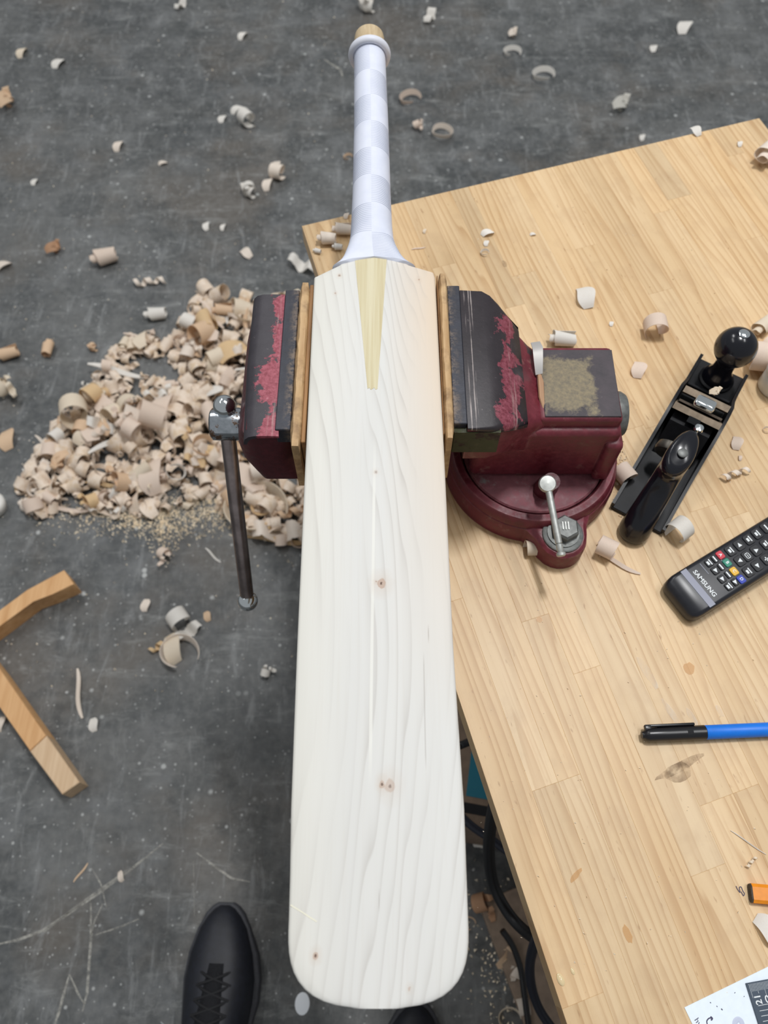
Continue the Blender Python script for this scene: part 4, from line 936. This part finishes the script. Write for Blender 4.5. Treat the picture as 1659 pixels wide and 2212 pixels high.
# ---------------------------------------------------------------- wood shavings
def ribbon(path, axis, widths, th=.012):
    """closed thin ribbon: path of points, axis of width per point"""
    secs = []
    for i, p in enumerate(path):
        d = (path[min(i + 1, len(path) - 1)] - path[max(i - 1, 0)]).normalized(); ax = axis[i].normalized(); nn = d.cross(ax).normalized() * th * .5; w = widths[i] * .5
        secs.append([p - ax * w - nn, p + ax * w - nn, p + ax * w + nn, p - ax * w + nn])
    return secs
def shav_secs(kind, rnd):
    U = rnd.uniform
    if kind == 'curl':        # open curl
        turns = U(.7, 1.25); w = U(.5, .8); n = 18; r0 = U(.25, .34)
        P = []; 
        for i in range(n + 1):
            t = i / n; a = -1.2 + turns * 2 * math.pi * t; r = r0 * (1 + .45 * t); P.append(Vector((.25 * t, r * math.cos(a), r * math.sin(a))))
        return [ribbon(P, [Vector((1, .15, .08 * math.sin(i * .4)))] * (n + 1), [w * (1 - .5 * abs(i / n - .4) ** 1.5) for i in range(n + 1)])]
    if kind == 'roll':        # tight cylinder
        turns = U(1.6, 2.4); w = U(.75, 1.0); n = 30; r0 = U(.22, .28); P = []
        for i in range(n + 1):
            t = i / n; a = turns * 2 * math.pi * t; r = r0 * (.42 + .68 * t); P.append(Vector((.22 * t - .1, r * math.cos(a) * 1.12, r * math.sin(a))))
        return [ribbon(P, [Vector((1, .1 * math.sin(i * .3), .08 * math.cos(i * .21))) for i in range(n + 1)], [w * (1 - .35 * (i / n) ** 2 + .05 * math.sin(i * 1.3)) for i in range(n + 1)])]
    if kind == 'flake':
        turns = U(.24, .42); w = U(.45, .75); n = 12; r = U(.45, .7); P = []
        for i in range(n + 1):
            a = R(90) + (i / n - .5) * turns * 2 * math.pi; P.append(Vector((.06 * math.sin(i * .5), r * math.cos(a), r * math.sin(a))))
        return [ribbon(P, [Vector((1, U(-.2, .2), U(-.15, .15)))] * (n + 1), [w * (.25 + .75 * math.sin(math.pi * (.12 + .76 * i / n))) for i in range(n + 1)])]
    if kind == 'ring':        # flat coil seen from above
        turns = U(.75, 1.3); n = 26; P = []; A = []
        for i in range(n + 1):
            t = i / n; a = turns * 2 * math.pi * t; r = .42 * (1 - .12 * t); P.append(Vector((r * math.cos(a), r * math.sin(a) * .85, .12 + .05 * math.sin(a * 1.5)))); A.append(Vector((.35 * math.cos(a), .35 * math.sin(a), 1)))
        return [ribbon(P, A, [.22 * (1 - .6 * abs(2 * i / n - 1) ** 3) for i in range(n + 1)])]
    if kind == 'twist':       # helical twist
        n = 30; P = []; A = []
        for i in range(n + 1):
            t = i / n; a = 5.2 * math.pi * t; r = .11 + .02 * math.sin(7 * t); P.append(Vector((-.5 + t, r * math.cos(a), r * math.sin(a)))); A.append(Vector((1, .25 * math.sin(a), 0)))
        return [ribbon(P, A, [.17 * (1 - .7 * abs(2 * i / n - 1) ** 4) for i in range(n + 1)])]
    if kind == 'strip':
        n = 10; P = [Vector((-.5 + i / n, .04 * math.sin(i * .5 + 1), .03 + .03 * math.sin(i * .35))) for i in range(n + 1)]
        return [ribbon(P, [Vector((0, 1, .3 * math.sin(i * .3)))] * (n + 1) if False else [Vector((0, 1, .5 * math.sin(i * .3))) for i in range(n + 1)], [.09 * (1 - .6 * abs(2 * i / n - 1) ** 3) for i in range(n + 1)], .02)]
    if kind == 'wave':        # folded ribbon, s-bend
        n = 20; P = []; 
        for i in range(n + 1):
            t = i / n; P.append(Vector((.12 * t, -.45 + .9 * t, .16 + .15 * math.sin(t * U(8.9, 9.1)))))
        return [ribbon(P, [Vector((1, .1, .1 * math.sin(i * .3))) for i in range(n + 1)], [U(.33, .45) * (1 - .35 * abs(2 * i / n - 1) ** 2) for i in range(n + 1)])]
    if kind == 'crumple':
        out = []
        for k in range(3):
            sub = shav_secs(rnd.choice(['curl', 'flake', 'wave', 'curl']), rnd)
            M = Matrix.Translation((U(-.22, .22), U(-.22, .22), U(0, .18))) @ Euler((U(-.9, .9), U(-.9, .9), U(0, 6.3))).to_matrix().to_4x4() @ Matrix.Scale(U(.5, .7), 4)
            out += [[[M @ p for p in s] for s in sc] for sc in sub]
        return out
def shav_mesh(kind, seed):
    rnd = random.Random(seed); bm = bmesh.new()
    for s in shav_secs(kind, rnd): b_loft(bm, s)
    zs = [v.co.z for v in bm.verts]; bmesh.ops.translate(bm, vec=(0, 0, -min(zs)), verts=bm.verts[:])
    bmesh.ops.recalc_face_normals(bm, faces=bm.faces[:])
    me = bpy.data.meshes.new('wood_shaving'); bm.to_mesh(me); bm.free(); shade(me, 50); me.materials.append(SHAV); return me
KINDS = ['curl', 'roll', 'flake', 'ring', 'twist', 'strip', 'wave', 'crumple']
LIB = {k: [shav_mesh(k, 31 * i + len(k)) for i in range(3)] for k in KINDS}
cnt = [0]
TINT = {'white': lin(246, 243, 237), 'tan': lin(236, 208, 176), 'cream': lin(244, 232, 212), 'straw': lin(236, 208, 164), 'grey white': lin(220, 218, 210), 'brown': lin(206, 164, 130), 'pale': lin(246, 236, 224), 'pink': lin(242, 226, 211)}
def tint(o, label, r=random.Random(3)):
    for k in ('grey white', 'brown', 'white', 'bright', 'tan', 'straw', 'cream', 'pale'):
        if k in label: c = TINT.get(k, TINT['white']); break
    else: c = TINT[r.choice(['pink', 'pale', 'cream', 'pink', 'white'])]
    j = r.uniform(.95, 1.03); o.color = (c[0] * j, c[1] * j, c[2] * j, 1)
def shaving(kind, px, py, size, rot, label, z=0.0, group=None, tilt=0.0, name='wood_shaving'):
    """size in photograph pixels across; rot in image degrees of the long axis"""
    p = at(px, py, z); dist = (p - Vector((0, 0, CAMH))).length
    sc = size * dist / FPX * 1.05
    o = bpy.data.objects.new(name, LIB[kind][cnt[0] % 3]); cnt[0] += 1; COL.objects.link(o)
    o.location = p; o.scale = (sc,) * 3; o.rotation_euler = (tilt, 0, R(-rot)); tint(o, label)
    if 'hair thin' in label: o.scale = (sc, sc * .28, sc * .5)
    return tag(o, label, 'wood shaving', group)
GB = 'loose shavings on the bench top'; GF = 'loose shavings on the floor'
T = TZ + .0004
for a in [
    ('roll', 708, 524, 44, 5, 'larger rolled shaving on the far bench corner beside the bat grip', T), ('roll', 742, 504, 40, 5, 'rolled shaving partly behind the bat grip on the bench corner', T),
    ('roll', 686, 545, 18, 20, 'tiny rolled shaving left of the larger roll on the bench corner', T), ('roll', 730, 538, 24, 8, 'small rolled shaving between the larger roll and the grip', T),
    ('flake', 748, 467, 14, 0, 'small pale flake on the far bench edge beside the grip', T), ('strip', 904, 537, 28, -15, 'thin flat sliver on the bench right of the grip end', T),
    ('flake', 917, 500, 10, 0, 'tiny cream flake on the bench above the thin sliver', T), ('flake', 1053, 505, 22, 60, 'pointed white flake, topmost of three above the right jaw', T),
    ('flake', 1050, 526, 15, 0, 'small round flake below the pointed white flake', T), ('ring', 1047, 548, 20, 0, 'thin curled flake, lowest of three above the right jaw', T),
    ('flake', 1151, 507, 10, 70, 'faint pale flake right of the pointed white flake', T), ('flake', 1502, 285, 24, -25, 'white flake lying on the far bench edge at right', T),
    ('roll', 1650, 345, 62, -50, 'broad rolled shaving cut by the right frame edge near the bench corner', T), ('flake', 1597, 312, 12, 0, 'tiny flake near the far right bench corner', T),
    ('flake', 1263, 645, 52, -12, 'bright curved flake on the open bench right of the vise', T), ('curl', 1412, 712, 58, 100, 'hooked curled shaving on the bench left of the plane knob', T),
    ('roll', 1214, 742, 52, 8, 'curled shaving peeping out behind the vise anvil', T), ('flake', 1378, 800, 40, 10, 'narrow pointed flake between the anvil and the plane', T),
    ('curl', 1139, 1187, 42, 8, 'square curled shaving against the front of the vise base', T), ('curl', 1300, 1188, 48, 40, 'curled shaving right of the vise bolt', T),
    ('strip', 1335, 1218, 92, 27, 'long rolled strip of shaving lying below the vise bolt', T), ('curl', 1452, 1156, 60, -28, 'large curled shaving at the heel of the hand plane', T),
    ('twist', 1586, 1027, 56, -20, 'twisted shaving lying right of the hand plane', T), ('flake', 1590, 958, 30, 10, 'thin faint flake right of the hand plane blade', T),
    ('flake', 1598, 990, 10, 0, 'tiny crumb flake above the twisted shaving', T), ('curl', 1625, 788, 64, 20, 'wide curled shaving behind the plane knob', T),
    ('roll', 1642, 712, 50, -40, 'rolled shaving upper right of the plane knob', T), ('curl', 1650, 755, 50, 60, 'curl of shaving right of the plane knob at the frame edge', T),
    ('flake', 1657, 2010, 44, -40, 'curled shaving at the right frame edge below the pencil', T), ('strip', 1616, 1820, 66, 35, 'hair thin splinter above the carpenter pencil', T),
    ('twist', 1622, 1862, 26, -40, 'short kinked splinter just above the carpenter pencil', T), ('curl', 1342, 1030, 46, 70, 'rolled shaving squeezed between vise base and plane', T),
    ('flake', 1320, 700, 12, 0, 'tiny flake on the open bench', T), ('ring', 1655, 930, 16, 0, 'small curl at the right frame edge beside the plane', T),
]:
    shaving(*a[:6], z=a[6], group=GB)
sh = shaving('crumple', 1541, 848, 30, 30, 'curled shaving stuck in the throat of the hand plane', z=TZ + .030, group=GB)
FL = [
    ('crumple', 795, 26, 50, 0, 'bunched white shaving at the top edge above the bat handle'), ('wave', 925, 42, 40, 10, 'white bent shaving on the floor right of the handle end'),
    ('crumple', 1105, 78, 26, 0, 'small crumpled shaving above the ring shaped one'), ('ring', 1105, 120, 38, 40, 'ring shaped thick shaving on the floor far right of the handle'),
    ('ring', 1172, 170, 46, 20, 'white hooked shaving on the floor right of the ring shaped one'), ('crumple', 1335, 234, 46, 10, 'ragged grey white shaving near the far bench edge'),
    ('ring', 886, 220, 46, 0, 'round coiled shaving on the floor beside the grip'), ('crumple', 908, 280, 28, 30, 'small crumpled shaving below the round coil'),
    ('ring', 955, 292, 46, 180, 'open C shaped shaving on the floor below the round coil'), ('flake', 480, 258, 20, 0, 'left white chip of the three chips on the floor left of the grip'),
    ('flake', 514, 240, 22, 40, 'top white chip of the three chips on the floor left of the grip'), ('curl', 533, 266, 32, 60, 'tan curled shaving beside two white chips'),
    ('flake', 127, 139, 26, 15, 'white curved chip at the upper left of the floor'), ('flake', 49, 117, 20, 5, 'cream chip at the far upper left of the floor'),
    ('crumple', 14, 228, 48, -30, 'tan crumpled shaving cut by the upper left frame edge'), ('crumple', 540, 424, 50, 20, 'large crumpled ball of shaving left of the grip'),
    ('flake', 578, 401, 26, 0, 'pale shaving touching the crumpled ball on its right'), ('curl', 597, 382, 32, 30, 'curled pale shaving up right of the crumpled ball'),
    ('flake', 597, 358, 22, 0, 'topmost pale chip above the crumpled ball'), ('roll', 231, 566, 56, -18, 'large rolled shaving on the open floor above the heap'),
    ('crumple', 120, 541, 38, 0, 'brownish crumpled shaving left of the large roll'), ('flake', 532, 549, 28, -50, 'pale chip on the floor left of the bench corner'),
    ('wave', 652, 582, 66, -70, 'bent white shaving on the floor under the bench corner'), ('twist', 325, 614, 60, -8, 'twisted shaving above the heap'),
    ('roll', 340, 685, 46, -4, 'white rolled shaving just above the heap'), ('flake', 8, 578, 26, 40, 'pale chip at the left frame edge beside the far roll'),
    ('roll', 22, 771, 40, -20, 'slim tan roll at the left frame edge'), ('roll', 108, 759, 38, 90, 'upright tan roll left of the heap'),
    ('crumple', 30, 848, 56, 0, 'layered crumpled shaving left of the heap near the frame edge'), ('flake', 18, 951, 40, -20, 'tan flake at the left frame edge below the layered shaving'),
    ('crumple', 204, 757, 30, 0, 'small tan shaving just left of the heap top'), ('crumple', 362, 1212, 44, 70, 'bent shaving hanging below the heap'),
    ('strip', 460, 1200, 46, 40, 'straight splinter on the floor left of the tommy bar'), ('flake', 315, 1308, 26, 0, 'pale flake right of the trestle tips'),
    ('curl', 388, 1335, 56, 60, 'folded shaving at the top of the looped group on the floor'), ('wave', 405, 1365, 60, 45, 'broad bent shaving in the middle of the looped group'),
    ('ring', 392, 1415, 92, 20, 'large looped ribbon of shaving on the open floor'), ('flake', 375, 1402, 52, -25, 'flat cream shaving lying inside the looped ribbon'),
    ('twist', 352, 1393, 54, -35, 'straw coloured twisted shaving left of the looped ribbon'), ('flake', 448, 1332, 22, -30, 'small tan chip right of the looped group'),
    ('crumple', 582, 1449, 34, -40, 'white crumpled shaving left of the bat blade'), ('strip', 172, 1498, 96, 72, 'straight pale splinter between the trestle legs'),
    ('flake', 203, 1566, 26, -20, 'small oval chip below the straight splinter'), ('flake', 3, 1565, 24, 0, 'pale chip under the lower trestle leg at the frame edge'),
    ('flake', 1476, 62, 30, 15, 'white flake at the upper right of the floor'), ('flake', 1410, 106, 18, 0, 'flat white chip left of the upper right flake'),
    ('flake', 257, 318, 22, 5, 'thin pale chip on the open floor at upper left'), ('flake', 352, 354, 14, 60, 'tiny pale chip on the open floor left of the grip'),
    ('flake', 75, 394, 16, 0, 'tiny white chip on the left of the far floor'), ('flake', 482, 492, 14, 0, 'small white chip left of the bench corner roll'),
    ('flake', 445, 490, 18, -20, 'faint flat chip left of the small white chip'), ('strip', 175, 1885, 36, -60, 'tan splinter lying above the double scratch'),
    ('flake', 262, 1893, 16, -30, 'pale chip lying on the double scratch'), ('flake', 1386, 298, 14, 0, 'tiny chip on the floor beside the far bench edge'),
    ('ring', 752, 342, 20, 0, 'small tan curl beside the left of the grip'), ('flake', 525, 80, 18, 20, 'small white chip left of the handle end'),
    ('wave', 390, 15, 30, 20, 'thin white chip at the top edge of the floor'), ('roll', 70, 1100, 46, 30, 'pale block shaped roll at the lower left of the heap'),
    ('strip', 60, 1045, 70, 60, 'pointed splinter sticking out at the lower left of the heap'), ('strip', 100, 965, 70, 40, 'splinter sticking out at the left of the heap'),
    ('ring', 556, 1112, 150, 10, 'very large looped ribbon of shaving at the heap edge under the bench side'), ('wave', 600, 1150, 110, 85, 'long pale ribbon lying along the lower heap edge beside the bat'), ('strip', 600, 1168, 130, 3, 'straw coloured long strip at the lowest heap edge beside the bat'),
    ('ring', 1012, 1995, 30, 0, 'tan curl on the dark floor under the bench'), ('crumple', 1052, 1955, 58, 20, 'brown crumpled shaving beside the looped cable under the bench'),
    ('crumple', 1085, 2060, 48, 0, 'tan crumpled shaving beside the cables under the bench'), ('crumple', 1110, 2110, 50, 60, 'pale crumpled shaving lowest beside the cables'), ('curl', 1120, 2170, 40, 0, 'curled shaving at the bottom edge under the bench'),
    ('flake', 1040, 1820, 30, 80, 'white chip behind the looped cable under the bench'), ('ring', 1100, 2200, 46, 0, 'thin coil at the bottom edge under the bench'),
]
for a in FL: shaving(*a, group=GF)
# white paint blot by the bat toe
wp = at(653, 2168, 0)
o = part('paint_blot', flat('white_blot', lin(246, 250, 255), .5), None, lambda bm: b_lathe(bm, [(.0125, 0), (.0125, .0006), (.011, .0011), (0, .0013)], n=18)); o.location = wp; o.scale = (.9, 1.2, 1)
tag(o, 'white paint blot on the floor beside the bat toe', 'paint blot')

# the heap
HEAP = [(38, 1088), (70, 1010), (105, 955), (150, 890), (185, 850), (215, 800), (240, 760), (262, 735), (330, 712), (352, 745), (385, 735), (405, 700), (418, 650), (450, 636), (500, 655), (560, 655), (640, 640), (720, 660), (740, 800), (720, 1000), (690, 1150), (655, 1172), (600, 1166), (540, 1150), (492, 1115), (470, 1070), (425, 1080), (380, 1105), (300, 1122), (230, 1112), (150, 1110), (90, 1115)]
HOLE = [(285, 790), (300, 765), (360, 770), (395, 800), (420, 830), (360, 830), (300, 822)]
def inside(x, y, poly):
    c = False; j = len(poly) - 1
    for i in range(len(poly)):
        if (poly[i][1] > y) != (poly[j][1] > y) and x < (poly[j][0] - poly[i][0]) * (y - poly[i][1]) / (poly[j][1] - poly[i][1]) + poly[i][0]: c = not c
        j = i
    return c
def edge_d(x, y, poly):
    b = 1e9
    for i in range(len(poly)):
        (x1, y1), (x2, y2) = poly[i], poly[(i + 1) % len(poly)]; L = (x2 - x1) ** 2 + (y2 - y1) ** 2
        t = max(0, min(1, ((x - x1) * (x2 - x1) + (y - y1) * (y2 - y1)) / L)); b = min(b, math.hypot(x - x1 - t * (x2 - x1), y - y1 - t * (y2 - y1)))
    return b
HW = [at(x, y, 0) for x, y in HEAP]; HW = [(p.x, p.y) for p in HW]; HH = [at(x, y, 0) for x, y in HOLE]; HH = [(p.x, p.y) for p in HH]
rnd = random.Random(11)
bxs = (min(p[0] for p in HW), max(p[0] for p in HW), min(p[1] for p in HW), max(p[1] for p in HW))
def heap_pt():
    while True:
        x, y = rnd.uniform(bxs[0], bxs[1]), rnd.uniform(bxs[2], bxs[3])
        if inside(x, y, HW) and not inside(x, y, HH):
            d = min(edge_d(x, y, HW), edge_d(x, y, HH) * 1.2); return x, y, d
def hz(d): return .065 * (1 - math.exp(-d / .10))
WK = ['curl', 'curl', 'wave', 'crumple', 'flake', 'roll', 'wave', 'twist', 'ring', 'flake']
# ground layer nobody could count
gv, gf = [], []
for i in range(900):
    x, y, d = heap_pt(); me = LIB[rnd.choice(WK)][rnd.randrange(3)]; s = rnd.uniform(.026, .050)
    M = Matrix.Translation((x, y, max(0, hz(d) * rnd.uniform(0, .75) - .004) + .001)) @ Euler((rnd.uniform(-.7, .7), rnd.uniform(-.7, .7), rnd.uniform(0, 6.3))).to_matrix().to_4x4() @ Matrix.Scale(s, 4)
    k = len(gv); gv += [M @ v.co for v in me.vertices]; gf += [[k + q for q in p.vertices] for p in me.polygons]
me = bpy.data.meshes.new('shaving_litter'); me.from_pydata(gv, [], gf); shade(me, 50)
g2 = G('shaving_litter_wood'); v_ = g2.coord(); nz = g2.noise(v_, 26, 4, .7)
c_ = g2.ramp(nz, [(.3, lin(206, 182, 156)), (.5, lin(230, 214, 197)), (.62, lin(214, 190, 160)), (.75, lin(242, 232, 220))])
g2.bs(Base_Color=c_, Roughness=.65)
o = link('shaving_litter', me, g2.m); tag(o, 'lower layer of pale shavings in the heap left of the vise', 'wood shavings', kind='stuff')
PH = {'curl': 'curl', 'wave': 'folded ribbon', 'crumple': 'crumpled cluster', 'flake': 'bent flake', 'roll': 'tight roll', 'twist': 'twisted curl', 'ring': 'ring curl', 'strip': 'long splinter'}
WK2 = ['curl', 'curl', 'wave', 'wave', 'flake', 'roll', 'crumple', 'ring', 'twist', 'flake', 'strip']
for i in range(196):
    x, y, d = heap_pt(); k = rnd.choice(WK2)
    o = bpy.data.objects.new('wood_shaving', LIB[k][rnd.randrange(3)]); COL.objects.link(o)
    s = rnd.uniform(.036, .072) if k != 'strip' else rnd.uniform(.08, .13)
    if d < .03: s *= .75
    o.location = (x, y, hz(d) * rnd.uniform(.6, 1.0)); o.scale = (s,) * 3
    o.rotation_euler = (rnd.uniform(-.6, .6), rnd.uniform(-.6, .6), rnd.uniform(0, 6.3)) if k != 'strip' else (rnd.uniform(-.2, .2), rnd.uniform(-.2, .2), rnd.uniform(0, 6.3))
    row = 'top' if y > 1.10 else ('upper part' if y > .98 else ('middle' if y > .86 else ('lower part' if y > .76 else 'front')))
    cl = -.66 + (y - .7) * .55
    col = 'left side' if x < cl + .13 else ('centre' if x < cl + .27 else ('right side' if x < cl + .40 else 'far right by the vise'))
    zone = {'left side': 'on the left side', 'centre': 'near the centre', 'right side': 'on the right side', 'far right by the vise': 'nearest the vise'}[col]
    cw = rnd.choice(['pink', 'pale', 'pink', 'tan', 'white', 'straw', 'pink', 'cream']); c = TINT[cw]; o.color = (c[0], c[1], c[2], 1)
    cwd = {'pink': 'pinkish', 'straw': 'straw coloured'}.get(cw, cw); sz = 'small' if s < .045 else ('large' if s > .058 else 'medium')
    tag(o, '%s %s %s %s in the %s of the heap' % (sz, cwd, PH[k], zone, row), 'wood shaving', 'shavings in the heap')
# fine sawdust and crumbs
gv, gf = [], []
def crumb(p, s):
    k = len(gv)
    for q in ((0, 0, 1), (1, 0, 0), (-.5, .8, 0), (-.5, -.8, 0)):
        e = Vector(q) * s; e.rotate(Euler((0, 0, rnd.uniform(0, 6.3)))); gv.append(p + e + Vector((0, 0, .0002)))
    gf.extend([[k, k + 1, k + 2], [k, k + 2, k + 3], [k, k + 3, k + 1]])
for i in range(2600):
    a = rnd.random()
    if a < .55: px, py, z, s = rnd.gauss(330, 95), rnd.gauss(1118, 22), 0, rnd.uniform(.0012, .0045)
    elif a < .75: px, py, z, s = rnd.gauss(455, 40), rnd.gauss(1090, 26), 0, rnd.uniform(.0012, .004)
    elif a < .86: px, py, z, s = rnd.gauss(350, 18), rnd.gauss(1150, 30), 0, rnd.uniform(.0012, .004)
    else: px, py, z, s = rnd.uniform(0, 740), rnd.uniform(0, 1500), 0, rnd.uniform(.001, .003)
    crumb(at(px, py, z), s)
me = bpy.data.meshes.new('sawdust'); me.from_pydata(gv, [], gf); o = link('sawdust', me, SPLINTER); tag(o, 'fine pale sawdust along the front of the heap on the floor', 'sawdust', kind='stuff')
gv, gf = [], []
for i in range(420):
    a = rnd.random()
    if a < .4: px, py = rnd.gauss(1335, 10), rnd.gauss(1020, 36)
    else: px, py = rnd.uniform(1020, 1659), rnd.uniform(420, 2150)
    p = at(px, py, TZ)
    crumb(p, rnd.uniform(.0004, .0013) if a >= .4 else rnd.uniform(.0006, .0022))
me = bpy.data.meshes.new('sawdust'); me.from_pydata(gv, [], gf); o = link('sawdust', me, SPLINTER); tag(o, 'fine crumbs of sawdust on the bench top around the vise', 'sawdust', kind='stuff')
gv, gf = [], []
for i in range(320):
    px, py = rnd.gauss(1080, 40), rnd.gauss(2060, 90); crumb(at(px, py, 0), rnd.uniform(.001, .0038))
me = bpy.data.meshes.new('sawdust'); me.from_pydata(gv, [], gf); o = link('sawdust', me, SPLINTER); tag(o, 'pale crumbs on the dark floor under the bench', 'sawdust', kind='stuff')

# sub-parts were built in world space: give them their parent offset
bpy.context.view_layer.update()
for host in (core, bar, pin, bolt):
    for ch in host.children: ch.location = Vector((0, 0, 0)) + (ch.location if False else Vector((0, 0, 0)))
